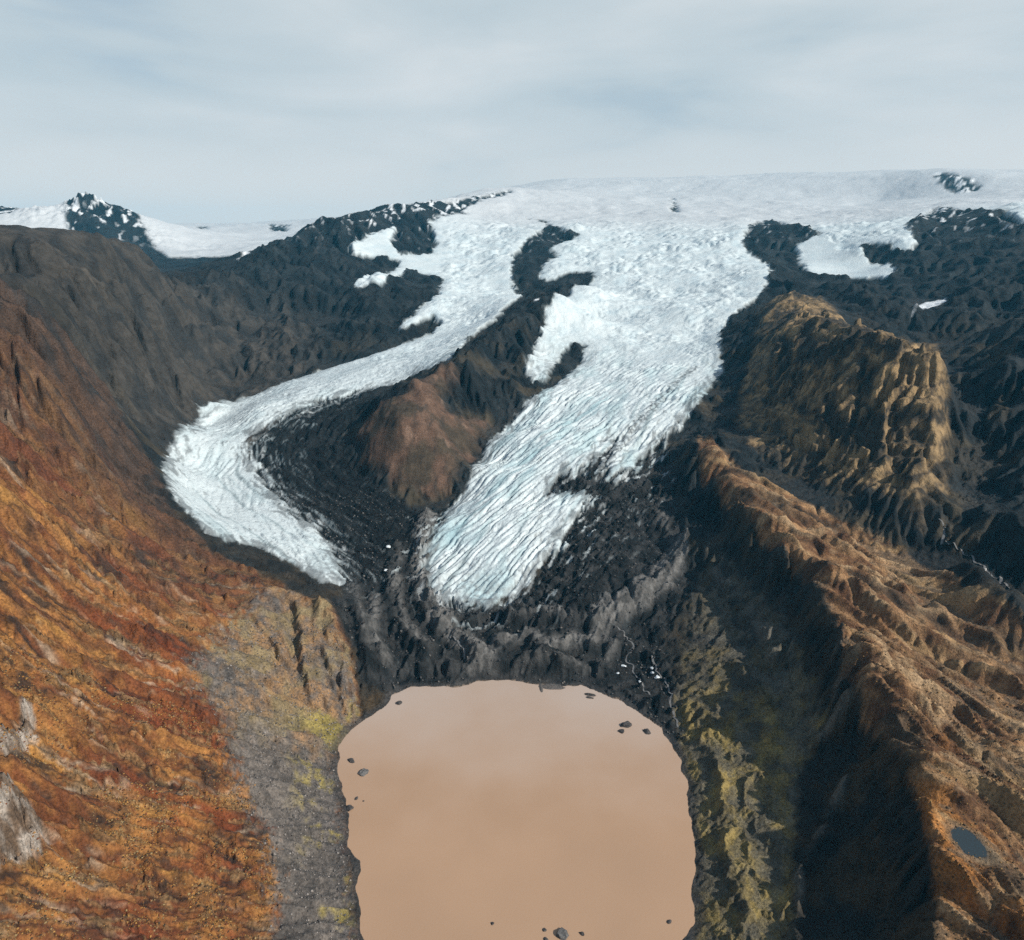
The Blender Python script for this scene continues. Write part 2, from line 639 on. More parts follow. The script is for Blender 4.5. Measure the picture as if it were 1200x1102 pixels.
sd_scree = region("222 778, 262 735, 305 690, 345 692, 390 714, 412 762, 418 800, 425 845, 398 880, 408 985, 425 1130, 322 1130, 322 1050, 312 975, 284 930, 272 890, 268 850, 240 815")
sd_pale = np.maximum.reduce([region("-40 860, 0 872, 18 870, 36 842, 34 830, 22 845, 0 850, -40 840"),
                             region("-40 925, 8 918, 22 935, 45 962, 50 980, 30 995, 0 1008, -40 1010")])
sd_nun = region("415 505, 440 482, 475 464, 500 447, 525 434, 536 441, 517 462, 528 482, 558 492, 574 500, 560 522, 535 560, 512 584, 470 570, 430 545")
sd_rdark = region("850 420, 905 345, 1000 378, 1110 405, 1118 450, 1125 600, 1200 700, 1290 740, 1290 262, 1200 262, 1060 290, 940 300, 900 310, 905 320")

# ------------------------------------------------------------------ relief
Zb = BASE.copy()
low = sst(0, 0.03, sd_hill)
# ridges and gashes drawn as lines: "points", height, half width
LINES = [
         ("432 792, 485 776, 540 786, 600 782, 655 776", 13, 28),
         ("400 700, 430 750, 445 792", 10, 26), ("600 722, 650 716, 700 700", 10, 26), ("450 720, 500 770", 8, 22),
         ("800 642, 850 690, 890 730, 905 775", 16, 22), ("985 742, 976 790, 986 828, 962 868", 15, 14), ("988 918, 965 978, 938 1030, 928 1102", 13, 13),
         ("830 860, 846 930, 850 1000, 872 1060, 880 1102", 6, 12), ("810 860, 822 920, 824 1000, 822 1080", 1.5, 8),
         ("1050 1000, 1010 940", 4, 12), ("860 780, 900 820, 905 880", 8, 16),
         ("335 700, 343 735, 345 770, 350 806", -22, 11), ("45 818, 72 842, 100 862", -7, 5), ("128 868, 152 882, 172 902, 192 914", -8, 5),
         ("152 650, 180 670", -5, 4), ("120 520, 150 545, 160 560", -7, 6), ("60 940, 110 955", -4, 5), ("215 850, 245 870", -4, 4),
         ("815 500, 860 545, 930 590", -6, 8), ("850 600, 905 615, 990 632", 11, 16), ("900 655, 1000 690, 1080 740, 1190 800", 12, 20),
         ("1000 770, 1080 800, 1200 880", 9, 16), ("990 730, 1060 745, 1130 800", -9, 14), ("1040 690, 1110 705, 1140 740", -13, 18),
         ("1060 890, 1130 910, 1200 960", 10, 16), ("1080 960, 1150 1010, 1200 1080", 8, 14), ("400 700, 415 745, 425 790", -9, 9),
         ("375 695, 392 730, 400 770, 408 800", 10, 20), ("640 745, 625 790", 5, 22), ("590 750, 575 790", 5, 22), ("455 700, 470 740, 490 770", 6, 14), ("860 570, 960 628, 1060 692, 1180 765", 9, 13), ("1000 700, 1100 762, 1200 832", -9, 13), ("1010 800, 1100 842, 1200 902", 10, 14), ("1050 852, 1120 884, 1200 934", -8, 11),
         ("1100 950, 1160 982, 1200 1022", 8, 12), ("1090 1040, 1150 1064, 1200 1102", -7, 10), ("880 572, 950 604, 1040 650", -7, 10), ("940 660, 1020 720, 1060 760", 9, 13),
         ("530 437, 575 408, 600 393, 618 384", 24, 60), ("545 440, 560 465, 575 490", 12, 36), ("600 405, 610 430, 600 455", 16, 45), ("625 395, 618 420, 605 445", 12, 40),
         ("70 270, 84 258, 100 246", 95, 300), ("100 246, 135 250, 160 268, 172 278", 95, 300), ("112 250, 118 262, 114 272", 90, 180), ("-30 248, 0 248, 22 252", 90, 260),
         ("330 300, 300 330, 262 350, 215 362, 190 385, 160 420", 62, 150), ("215 325, 190 360, 150 388, 112 410", -58, 130), ("400 264, 390 310, 350 360, 330 420", 42, 170),
         ("440 330, 420 380, 380 420", 30, 120), ("1200 330, 1150 345, 1100 372", 36, 120), ("1200 480, 1160 505, 1135 545", 30, 90), ("1130 450, 1137 500, 1128 560, 1112 610", -26, 70), ("1000 335, 1010 350, 1040 372", 26, 90),
         ("1200 400, 1165 440, 1150 480", 28, 90), ("432 500, 455 470, 490 452, 530 440, 575 405, 615 378", 9, 90), ("490 458, 503 490, 513 530, 515 578", 7, 46), ("560 450, 580 470, 590 490", 10, 40),
         ("60 300, 80 350, 75 400", 10, 90), ("130 300, 140 340, 130 380", 12, 100), ("478 455, 500 470, 520 490, 512 520", 6, 20), ("440 475, 470 500, 480 540", 6, 18)]
lin = np.zeros((NR, NC), np.float32); CREST = np.zeros((NR, NC), np.float32)
for s, h, w in LINES:
    if h >= 90:                  # the far peaks stand beyond the near ridge
        far_tv = [(t_, v_) for t_, v_ in line_tv(s) if v_ > math.log(4800)]
        if len(far_tv) < 2: continue
        h *= .38
        d = line_dist(far_tv) + fbm(X / 300, Y / 300, 4, 22) * 160 + np.where(RR < 4700, 1e4, 0)
    else: d = line_dist(line_tv(s)) + fbm(X / (w * 1.5), Y / (w * 1.5), 3, 21) * w * 0.55
    lin += h * sst(0, 1, np.clip(1 - d / w, 0, 1)) * (0.75 + 0.5 * fbm(X / 40, Y / 40, 2, 33)) if h < 0 else h * np.clip(1 - np.clip(d, 0, None) / w, 0, 1) * (0.85 + 0.6 * fbm(X / 35, Y / 35, 2, 33))
Z = Zb + lin
CREST = np.clip(lin / 14, 0, 1) * (RR < 1300)
k_far = np.clip(RR / 1500.0, 0.15, 3.0)
jit = fbm(TT * 55, VV * 55, 4, 41)           # jitter for borders, about 15 photo pixels long
jit2 = fbm(TT * 160, VV * 160, 3, 45)
def flow(s):
    """distance along and across a glacier's centre line"""
    P = np.array(line_tv(s)); px = np.exp(P[:, 1]) * np.sin(P[:, 0]); py = np.exp(P[:, 1]) * np.cos(P[:, 0])
    S = np.zeros((NR, NC), np.float32); T = np.zeros((NR, NC), np.float32); best = np.full((NR, NC), 1e12, np.float32); acc = 0.0
    i0, i1 = np.searchsorted(V, [math.log(700), math.log(4500)])
    x = X[i0:i1]; y = Y[i0:i1]
    for k in range(len(P) - 1):
        ex, ey = px[k + 1] - px[k], py[k + 1] - py[k]; L = math.hypot(ex, ey)
        t = np.clip(((x - px[k]) * ex + (y - py[k]) * ey) / L / L, 0, 1)
        dx = x - px[k] - t * ex; dy = y - py[k] - t * ey; d2 = dx * dx + dy * dy
        b = d2 < best[i0:i1]
        S[i0:i1] = np.where(b, acc + t * L, S[i0:i1]); T[i0:i1] = np.where(b, np.sign(ex * dy - ey * dx) * np.sqrt(d2), T[i0:i1])
        best[i0:i1] = np.where(b, d2, best[i0:i1]); acc += L
    return S, T
SL, TL = flow("395 680, 340 640, 270 600, 235 560, 240 515, 300 480, 400 445, 480 420, 550 385, 590 345, 555 310")
SR, TR = flow("545 705, 580 640, 630 570, 690 500, 740 430, 770 370, 770 320, 760 280")
isL = sd_L > sd_R
S_ = np.where(isL, SL, SR); T_ = np.where(isL, TL, TR)
cw = fbm(X / 70, Y / 70, 3, 141) * 22
edge_streak = fbm(T_ / 9 + 3, S_ / 75, 3, 47) * 30 * sst(-25 * PX, 15 * PX, sd_mor + jit * 10 * PX) * sst(2300, 1700, RR)
ICE = sst(-2.5 * PX, 2.5 * PX, sd_ice + (jit * 6 + jit2 * 4 + edge_streak) * PX)
MOR = sst(-4 * PX, 4 * PX, sd_mor + jit * 8 * PX) * (1 - ICE)
HILL = sst(-3 * PX, 6 * PX, sd_hill + jit * 5 * PX)
SCREE = sst(-14 * PX, 14 * PX, sd_scree + (jit * 26 + jit2 * 22) * PX) * HILL
OR = sst(-3 * PX, 3 * PX, sd_or + jit2 * 5 * PX)
MOSS = sst(-8 * PX, 8 * PX, sd_moss + jit * 12 * PX) * (1 - OR)
CLIFF = sst(-4 * PX, 10 * PX, sd_cliff + jit * 8 * PX)
NUN = sst(-8 * PX, 10 * PX, sd_nun + jit * 14 * PX)
PALE = sst(-2 * PX, 3 * PX, sd_pale + (jit * 10 + jit2 * 7) * PX)

# left hillside: gullies running down the slope
ha, hb = TT * 600, (VV + .14 * TT) * 600      # the ledges of this slope run round the hill
wq = fbm(X / 110, Y / 110, 3, 51) * 24
st1 = ridged((hb + wq) / 34, ha / 170, 4, 52); st2 = fbm((hb + wq) / 9, ha / 70, 3, 56)
rough = ridged(X / 45, Y / 45, 5, 61)
hill_rel = (st1 - 0.45) * 10 * (1 + 1.2 * fbm(X / 130, Y / 130, 2, 65)) + st2 * 5.2 + (rough - 0.4) * 8 + fbm(X / 6, Y / 6, 3, 63) * 1.3
hill_rel *= (1 - 0.55 * SCREE) * np.clip(RR / 500, 0.6, 1.8)
# right ridge: streaks along its length
ra, rb = TT * 700, (VV + .34 * TT) * 700
wr = fbm(X / 90, Y / 90, 3, 71) * 26
rs1 = ridged((rb + wr) / 30, ra / 270, 3, 72, .45); rs2 = fbm((rb + wr) / 8, ra / 60, 3, 76)
or_rel = (rs1 - 0.45) * 16 + rs2 * 2.4 + fbm(X / 70, Y / 70, 3, 77) * 5
# moraine: heaps
mw = fbm(X / 50, Y / 50, 3, 81) * 18
mor_rel = (ridged((X + mw) / 42, (Y - mw) / 42, 5, 82, 0.55) - 0.38) * 17 + (ridged(X / 13, Y / 13, 3, 86) - 0.4) * 4
mor_rel *= np.clip(1.45 - RR / 1500, 0.35, 1) * (0.30 + 0.55 * sst(900, 700, RR))
mor_rel += (ridged((X * .8 + Y * .6 + mw) / 62, (X * .6 - Y * .8 - mw) / 48, 3, 88, .5) - .4) * 14 * sst(950, 750, RR)
# mossy old moraine: knobbly
mos_rel = (ridged((X + mw * .6) / 24, (Y + mw) / 36, 5, 92, 0.55) - 0.4) * 7 * sst(3, 26, -m_lake) + (ridged(X / 8, Y / 8, 2, 96) - .4) * 2.0
# mountains: ribs and gullies, strata
tw = fbm(TT * 14, VV * 14, 3, 101) * 0.035
ribs = ridged((TT + tw) * 42, (VV - tw) * 11, 5, 102, 0.52)
crag = ridged(TT * 30 + 5, VV * 30, 5, 107, 0.55)
mid_r = sst(-.14, -.08, TT) * sst(.12, .06, TT) * sst(3600, 2600, RR)
mtn_big = ridged((TT + tw) * 13, (VV - tw) * 9, 3, 105, 0.45)
mtn_rel = ((mtn_big - 0.4) * 20 + (ribs - 0.42) * (1.6 + 3 * sst(.1, .3, TT) + 4 * mid_r) + (crag - 0.4) * (1.0 + 1.5 * sst(.1, .3, TT) + 7 * mid_r) + fbm(TT * 130, VV * 130, 3, 109) * .8) * np.clip(RR / 1700, 0.4, 2.2)
ctheta = ridged((TT + tw * 1.6) * 40, (VV + tw) * 9, 5, 112, 0.55)
cl_in = sst(4 * PX, 34 * PX, sd_cliff + jit * 10 * PX)
cliff_rel = ((ridged((TT + tw) * 17, VV * 5, 2, 115) - .45) * 22 + (ctheta - 0.4) * 16 * sst(-.4, .4, fbm(TT * 20, VV * 20, 2, 114) + .1) + (crag - 0.4) * 12) * cl_in
nun_rel = (ridged((TT + tw) * 26, VV * 14, 3, 117) - 0.4) * 4 + fbm(X / 30, Y / 30, 4, 118) * 3

mtn_rel *= 1 - .55 * sst(-.3, -.42, TT)
wts_m = np.clip(1 - HILL - OR - MOSS - MOR - CLIFF - NUN, 0, 1) * (1 - ICE) * sst(math.log(650), math.log(1200), VV)
rest = np.clip(1 - HILL - OR - MOSS - MOR - CLIFF - NUN, 0, 1) * (1 - ICE) - wts_m
Z = Z + (HILL * hill_rel + OR * or_rel + MOR * mor_rel + MOSS * mos_rel + wts_m * mtn_rel + CLIFF * cliff_rel + NUN * nun_rel) * (1 - ICE)
Z = Z + rest * (fbm(X / 40, Y / 40, 5, 121) * 5 + (ridged(X / 18, Y / 18, 3, 122) - .4) * 3)
# running water: many drops wear the slopes into gullies (the grid keeps its shape at every distance)
def erode(Zf, mask, batches, drops, steps, K=5.0, er=0.35, dp=0.25, inert=0.25):
    j0, j1 = int(np.searchsorted(TH, fine[0] - 1e-6)), int(np.searchsorted(TH, fine[-1] + 1e-6)); i0 = int(np.searchsorted(V, math.log(228)))
    i1 = int(np.searchsorted(V, math.log(6400)))
    h = Zf[i0:i1, j0:j1].astype(np.float64).copy(); mk = mask[i0:i1, j0:j1].astype(np.float64)
    n, m = h.shape; cellm = (RR[i0:i1, :1] * (fine[1] - fine[0])).ravel().astype(np.float64)
    ratio = np.gradient(V[i0:i1]) / (fine[1] - fine[0]); flowmap = np.zeros(n * m)
    rg = np.random.RandomState(11)
    for b in range(batches):
        I = rg.rand(drops) * (n - 3) + 1; J = rg.rand(drops) * (m - 3) + 1
        keep = mk[I.astype(int), J.astype(int)] > .2; I = I[keep]; J = J[keep]
        k = len(I); dx = np.zeros(k); dy = np.zeros(k); sp = np.ones(k); wa = np.ones(k); se = np.zeros(k); alive = np.ones(k)
        hf = h.ravel(); delta = np.zeros(n * m)
        for st in range(steps):
            ii = I.astype(int); jj = J.astype(int); u = I - ii; v = J - jj; q = ii * m + jj
            h00 = hf[q]; h01 = hf[q + 1]; h10 = hf[q + m]; h11 = hf[q + m + 1]
            L = cellm[ii]; ra_ = ratio[ii]
            gj = ((h01 - h00) * (1 - u) + (h11 - h10) * u) / L; gi = ((h10 - h00) * (1 - v) + (h11 - h01) * v) / (L * ra_)
            hh = (h00 * (1 - v) + h01 * v) * (1 - u) + (h10 * (1 - v) + h11 * v) * u
            dx = dx * inert - gj * (1 - inert); dy = dy * inert - gi * (1 - inert)
            ln = np.sqrt(dx * dx + dy * dy) + 1e-9; dx /= ln; dy /= ln
            I2 = np.clip(I + dy / ra_, 1, n - 2.01); J2 = np.clip(J + dx, 1, m - 2.01)
            ii2 = I2.astype(int); jj2 = J2.astype(int); u2 = I2 - ii2; v2 = J2 - jj2; q2 = ii2 * m + jj2
            hb_ = (hf[q2] * (1 - v2) + hf[q2 + 1] * v2) * (1 - u2) + (hf[q2 + m] * (1 - v2) + hf[q2 + m + 1] * v2) * u2
            dh = (hb_ - hh) / L
            cap_ = np.clip(-dh, 0.01, 1.2) * sp * wa * K
            dep = np.where(dh > 0, np.minimum(dh, se), np.where(se > cap_, (se - cap_) * dp, -np.minimum((cap_ - se) * er, np.clip(-dh, 0, None) * .5)))
            dep = dep * alive * mk[ii, jj]; se = se - dep
            a_ = dep * L
            delta += np.bincount(np.concatenate([q, q + 1, q + m, q + m + 1]),
                                 np.concatenate([a_ * (1 - u) * (1 - v), a_ * (1 - u) * v, a_ * u * (1 - v), a_ * u * v]), n * m)
            flowmap += np.bincount(q, wa * alive, n * m)
            sp = np.sqrt(np.clip(sp * sp - dh * 3.0, 0.02, 6)); wa = wa * 0.985; alive = alive * (mk[ii2, jj2] > .05)
            I, J = I2, J2
        d = delta.reshape(n, m); p = np.pad(d, 1, mode='edge')
        d = (p[1:-1, 1:-1] * 4 + 2 * (p[:-2, 1:-1] + p[2:, 1:-1] + p[1:-1, :-2] + p[1:-1, 2:]) + p[:-2, :-2] + p[2:, 2:] + p[:-2, 2:] + p[2:, :-2]) / 16
        h += np.clip(d, -1.2 * cellm[:, None], 1.2 * cellm[:, None])
    out = Zf.copy(); out[i0:i1, j0:j1] = h
    fl = np.zeros_like(Zf); fl[i0:i1, j0:j1] = np.log1p(flowmap.reshape(n, m))
    return out, fl
emask = (1 - ICE) * sst(2, 14, -m_lake) * (1 - .9 * NUN) * (1 - .6 * MOR) * (1 - .55 * CLIFF) * (1 - .55 * OR) * (1 - .6 * sst(-.3, -.42, TT) * sst(900, 1200, RR)) * (1 - .5 * sst(1500, 1900, RR)) * (1 - .45 * SCREE)
Z0 = Z
Z, FLOW = erode(Z, emask, 21, 22000, 44)
WORN = (Z - Z0) / (RR * (fine[1] - fine[0]))        # + where rubble settled, - where washed out, in grid cells
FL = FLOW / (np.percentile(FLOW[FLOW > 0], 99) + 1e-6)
# moraine walls: long sharp-crested heaps, fluted across
WALL = np.zeros((NR, NC), np.float32)
for s_, h_, w_ in [("500 606, 494 640, 495 672, 505 705, 525 735, 556 764, 568 774", 17, 27), ("806 636, 790 664, 750 698, 704 726", 20, 30), ("470 640, 462 690, 476 735, 505 768", 9, 22),
                   ("560 782, 585 752, 620 744, 640 760", 11, 20), ("640 762, 668 748, 690 752, 705 735", 12, 20), ("440 700, 436 740, 450 780", 9, 20), ("700 735, 720 760, 700 785", 8, 18),
                   ("600 724, 640 716, 668 722", 8, 18), ("415 690, 425 730, 432 768", 8, 18), ("520 772, 545 786, 580 790", 8, 16), ("605 786, 650 778, 690 785", 8, 16), ("770 600, 790 640, 800 665", 8, 24)]:
    d_ = line_dist(line_tv(s_)) + fbm(X / 34, Y / 34, 3, 178) * w_ * .35
    WALL = np.maximum(WALL, h_ * np.clip(1 - np.clip(d_, 0, None) / w_, 0, 1) * (.8 + .45 * fbm(X / 46, Y / 46, 2, 179)))
flu = fbm((X * .8 - Y * .5) / 7, (X * .5 + Y * .8) / 30, 3, 180)
Z = Z + WALL * (1 - ICE) * (1 + .22 * flu) * sst(0, 18, -m_lake)
# terraces of the lava beds
def terrace(z, step, sharp):
    q = z / step; f = q - np.floor(q); return (np.floor(q) + sst(0.5 - sharp, 0.5 + sharp, f)) * step
tz = Z + fbm(X / 130, Y / 130, 4, 131) * 20
band = tz / 18
Z = Z + (terrace(tz, 18, 0.16) - tz) * CLIFF * cl_in * (.35 + .6 * sst(-.2, .3, fbm(TT * 24, VV * 24, 3, 138)))
Z = Z + (terrace(tz, 26, 0.22) - tz) * (wts_m * (.12 + .2 * sst(.1, .3, TT)) * sst(700, 1500, RR) * sst(5500, 3000, RR))
tz = Z + fbm(X / 60, Y / 60, 3, 133) * 5
Z = Z + (terrace(tz, 9, 0.25) - tz) * HILL * (1 - SCREE) * 0.22
sdp = sd_pale + (jit * 9 + jit2 * 6) * PX
Z = Z + 9 * sst(-1.5 * PX, 2.5 * PX, sdp) + 8 * sst(9 * PX, 13 * PX, sdp) + 7 * sst(20 * PX, 24 * PX, sdp) + sst(-1 * PX, 2 * PX, sdp) * ridged(X / 7, Y / 7, 3, 135) * 2

# glaciers: swell up from their beds, cut by crevasses
ice_in = np.clip((sd_ice + jit * 6 * PX) * RR, 0, 400)
Z = Z + ICE * 6 * np.sqrt(np.clip(ice_in / 40, 0, 1))
tq = T_ + cw * .22 + S_ * 0.25
c_low = np.clip(1 - np.abs(pn(tq / 14, (S_ - cw) / 110, 142)) * 2.2, 0, 1) ** 1.5       # long splaying crevasses of the tongues
brk = sst(-.25, .35, fbm(X / 26, Y / 26, 3, 149)) * .55 + .45
c_low2 = np.clip(1 - np.abs(pn(tq / 8.5, S_ / 70, 144)) * 2.0, 0, 1) ** 1.5
c_tr = np.clip(1 - np.abs(pn((S_ + np.abs(T_) * 0.7 + cw) / 11, T_ / 40, 146)) * 2.2, 0, 1) ** 1.5
c_mid = np.clip(1 - np.abs(pn(TT * 62 + tw * 40, VV * 60, 151)) * 2, 0, 1) ** 1.4      # blocky ice falls
c_mid2 = np.clip(1 - np.abs(pn(TT * 130, VV * 90 + tw * 60, 153)) * 2, 0, 1)
c_hi = ridged((TT + tw) * 36, VV * 30, 3, 156, 0.5)
w_low = sst(2300, 1600, RR); w_hi = sst(4000, 5400, RR); w_mid = (1 - w_low) * (1 - w_hi)
lowL = np.where(isL, 0.6, 1.0); trL = np.where(isL, .6, 0.15)
und = fbm(X / 90, Y / 90, 3, 148) * 6
crev = w_low * (und - lowL * (c_low * 6.5 * brk + c_low2 * 2.6) - trL * c_tr * 2.8 * (1.2 - brk) + fbm(X / 9, Y / 9, 2, 150) * .7 + 2.0) \
    + w_mid * ((1 - c_mid) * 5 + (1 - c_mid2) * 2.6 + fbm(TT * 20, VV * 20, 3, 158) * 20) * np.clip(RR / 2800, .5, 1.5) \
    + w_hi * (fbm(TT * 14, VV * 14, 3, 159) * 26 + (c_hi - .4) * 4 * sst(7000, 5200, RR))
crev *= (0.35 + 0.65 * sst(0, 20 * PX, sd_ice)) * (.5 + .9 * sst(-.35, .4, fbm(X / 190, Y / 190, 3, 177)))
smooth_snow = region("950 322, 1040 325, 1048 318, 1040 308, 1005 300, 960 275, 935 290, 945 318")
crev *= 1 - sst(-3 * PX, 6 * PX, smooth_snow) * 0.9
crev *= 1 - sst(-3 * PX, 6 * PX, region("505 262, 470 300, 455 283, 465 265, 412 292, 415 340, 470 325, 520 320, 525 280")) * 0.85
Z = Z + ICE * crev
RUB = MOR * sst(-150 * PX, -20 * PX, sd_R + jit * 20 * PX) * sst(720, 800, RR)      # rubble lying on the ice
Z = Z + MOR * (1 - RUB) * sst(900, 1050, RR) * sst(.05, -.05, TT) * ((ridged((TL + cw * .4) / 26, SL / 260, 4, 174) - .4) * 12 + (ridged(X / 16, Y / 16, 2, 175) - .4) * 3)
Z = Z + RUB * (fbm(X / 30, Y / 30, 3, 171) * 6 - c_low * 4.5 - c_tr * 3.0 + (ridged(X / 14, Y / 14, 3, 172) - .4) * 6)

# the lake bed and its shore
out_m = np.clip(-m_lake, 0, None); near = sst(30, 0, out_m)
Zs = out_m * 0.22 + (ridged(X / 14, Y / 14, 3, 161) - 0.2) * np.clip(out_m * 0.22, 0, 4)
Z_land = np.maximum(Z * (1 - near) + np.clip(Z, None, Zs * 2.2) * near, np.clip(out_m, 0, 20) * .12)
Z_bed = np.clip(-np.clip(m_lake, 0, None) * 0.3, -14, 0)
LAKE_ON = (m_lake > 0) & (RR < 900)
Z = np.where(LAKE_ON, Z_bed, np.where(RR < 1400, np.where(sd_lake > -0.11, Z_land, np.maximum(Z, 0.5)), Z))
# the tarn on the right-hand ridge
tarn_c = xy(1133, 998); tarn_z = lookup(Z, math.atan2(*tarn_c), float(np.hypot(*tarn_c))) - 1.0
ta = X - tarn_c[0]; tb = Y - tarn_c[1]
tr = np.sqrt((ta / 9.5) ** 2 + (tb / 14.0) ** 2) + fbm(X / 9, Y / 9, 3, 165) * 0.28
Z = np.where(tr < 2.5, Z * sst(1.3, 2.5, tr) + (tarn_z - 1.6 + 1.6 * np.clip(tr, 0, 2.5)) * (1 - sst(1.3, 2.5, tr)), Z)

# ------------------------------------------------------------------ base colours of the land
def col(r, g, b): return np.array([r, g, b], np.float32)
def mixc(C, c, m):
    return C * (1 - m[..., None]) + (c if isinstance(c, np.ndarray) and c.ndim == 3 else c[None, None]) * m[..., None]
def two(c1, c2, m): return c1[None, None] * (1 - m[..., None]) + c2[None, None] * m[..., None]
dZr = np.gradient(Z, axis=0) / (RR * np.gradient(V)[:, None]); dZt = np.gradient(Z, axis=1) / (RR * np.gradient(TH)[None])
SLOPE = np.sqrt(dZr ** 2 + dZt ** 2)
n_big = fbm(X / 160, Y / 160, 4, 201); n_mid = fbm(X / 40, Y / 40, 4, 205); n_fin = fbm(X / 7, Y / 7, 4, 209); n_s = fbm(TT * 90, VV * 90, 4, 213)
# mountains: dark basalt, olive where lower
C = two(col(.017, .021, .023), col(.005, .008, .010), sst(-.3, .3, fbm(TT * 24, VV * 24, 4, 217)))
C = mixc(C, col(.058, .047, .031), sst(.0, .35, fbm(TT * 16, VV * 16, 4, 219)) * sst(2600, 1500, RR) * 0.8)
C = mixc(C, col(.06, .058, .055), sst(.25, .5, fbm(TT * 70, VV * 20, 4, 221)) * 0.35)
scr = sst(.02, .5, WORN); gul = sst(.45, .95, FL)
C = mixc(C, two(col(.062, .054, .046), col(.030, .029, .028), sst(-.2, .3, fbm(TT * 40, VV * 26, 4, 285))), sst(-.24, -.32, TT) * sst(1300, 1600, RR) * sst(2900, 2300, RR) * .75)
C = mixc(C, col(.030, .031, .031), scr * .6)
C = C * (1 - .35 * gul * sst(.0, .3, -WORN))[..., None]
# moraine
flowband = fbm((TL + cw * .4) / 12, SL / 260, 4, 224)
Cm = two(col(.011, .014, .016), col(.055, .056, .057), sst(-.25, .45, fbm((X + mw) / 26, Y / 26, 5, 223)))
leftdeb = sst(900, 1050, RR) * sst(.05, -.05, TT)
Cm = mixc(Cm, two(col(.005, .008, .010), col(.026, .030, .033), sst(-.1, .4, flowband)), leftdeb * .9)
Cm = mixc(Cm, col(.085, .083, .080), scr * .5 * (1 - leftdeb))
thin = fbm((TL + cw * .3) / 6, SL / 130, 3, 277)
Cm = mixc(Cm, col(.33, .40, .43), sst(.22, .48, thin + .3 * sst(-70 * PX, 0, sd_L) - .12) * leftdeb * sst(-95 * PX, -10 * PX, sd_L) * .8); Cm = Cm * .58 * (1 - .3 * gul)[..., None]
Cm = mixc(Cm, two(col(.070, .069, .067), col(.150, .146, .14), sst(-.3, .3, flu + n_fin * .5)), sst(2, 9, WALL) * .85)
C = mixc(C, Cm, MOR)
Crest = two(col(.022, .020, .017), col(.05, .035, .02), sst(-.2, .3, n_mid))  # brown rest ground; the ridge slope's shade is put into its colour
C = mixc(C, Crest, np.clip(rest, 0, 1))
# central hill
Cn = two(col(.105, .064, .044), col(.052, .040, .028), sst(-.25, .25, fbm(X / 70, Y / 70, 4, 226)))
Cn = mixc(Cn, col(.19, .125, .09), sst(.25, .45, fbm(X / 26, Y / 60, 4, 281)) * .6)
Cn = mixc(Cn, col(.03, .026, .022), sst(.1, .4, fbm(X / 16, Y / 40, 4, 282)) * .6)
C = mixc(C, Cn, NUN)
# cliff
bl = np.floor(band + .5); bn = pn(bl * 3.71, TT * 7, 271) + pn(bl * 1.37, TT * 40, 272) * .5
Cc = two(col(.040, .034, .026), col(.27, .185, .095), sst(-.45, .3, bn * .7 + n_s * .5 + (ctheta - .45) * .9))
Cc = mixc(Cc, col(.030, .028, .026), sst(.25, .45, n_s + bn * .3) * .7)
Cc = mixc(Cc, col(.022, .020, .019), sst(.34, .48, np.abs(band - np.floor(band) - .5)) * sst(-.3, .2, pn(bl * 2.3, TT * 22, 280)) * .8)
C = mixc(C, Cc, CLIFF)
# moss
Cmo = two(col(.085, .075, .052), col(.225, .170, .062), sst(-.25, .42, fbm(X / 26, Y / 34, 5, 229) + 0.35 * n_fin + .05))
Cmo = mixc(Cmo, col(.028, .028, .029), sst(640, 820, RR + n_big * 120) * .8)  # upper part dark grey, deepened to carry the slope's shade
Cmo = mixc(Cmo, col(.12, .115, .10), sst(.35, .7, rough) * sst(.1, .4, n_fin) * .6)
Cmo = mixc(Cmo, col(.12, .11, .085), scr * .5)
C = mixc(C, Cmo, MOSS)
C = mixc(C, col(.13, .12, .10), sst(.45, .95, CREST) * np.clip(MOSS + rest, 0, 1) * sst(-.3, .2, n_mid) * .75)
# orange right ridge
q = rs2 * .55 + n_mid * .5 + n_fin * .25
Co = two(col(.105, .052, .026), col(.30, .175, .085), sst(-.25, .35, q))
Co = mixc(Co, col(.33, .14, .035), sst(.12, .4, n_big * .6 + pn(X / 55, Y / 55, 231) * .5 + n_fin * .2) * sst(900, 500, RR) * .75)
Co = mixc(Co, col(.34, .25, .15), sst(.35, .7, rs1) * sst(0, .3, n_mid + .1) * .6)
Co = mixc(Co, col(.050, .040, .028), sst(.05, .4, fbm((rb + wr) / 32, ra / 130, 4, 233)) * .75)  # dark stripes: shadows of the ridge's folds put into the colour
Co = mixc(Co, col(.34, .225, .11), sst(.12, .4, fbm((rb + wr) / 24 + 9, ra / 120, 4, 234)) * .6)
Co = mixc(Co, col(.27, .20, .13), scr * .5); Co = Co * .95 * (1 - .45 * gul)[..., None]  # settled rubble paler; gullies darkened to deepen the painted fold shadows
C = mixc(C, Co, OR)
# left hillside
q = st2 * .45 + n_mid * .55 + n_fin * .45
Ch = two(col(.130, .046, .018), col(.33, .155, .046), sst(-.32, .42, q))
Ch = mixc(Ch, col(.40, .205, .055), sst(.12, .5, fbm((hb + wq) / 22, ha / 60, 4, 236) + n_big * .3) * .7)
Ch = mixc(Ch, col(.135, .034, .013), sst(-.02, .32, fbm((hb + wq) / 45, ha / 110, 4, 238) + .1 * n_fin) * .8)
Ch = mixc(Ch, col(.42, .33, .24), sst(.35, .6, fbm((hb + wq) / 6, ha / 40, 3, 241)) * .45)
Ch = mixc(Ch, col(.045, .032, .024), sst(.30, .55, fbm((hb + wq) / 12, ha / 34, 4, 243)) * .8)
crk = np.clip(1 - np.abs(pn((hb + wq) / 8, ha / 46, 246)) * 3.2, 0, 1); crk2 = np.clip(1 - np.abs(pn((hb + wq) / 15 + 7, ha / 75, 247)) * 4, 0, 1)
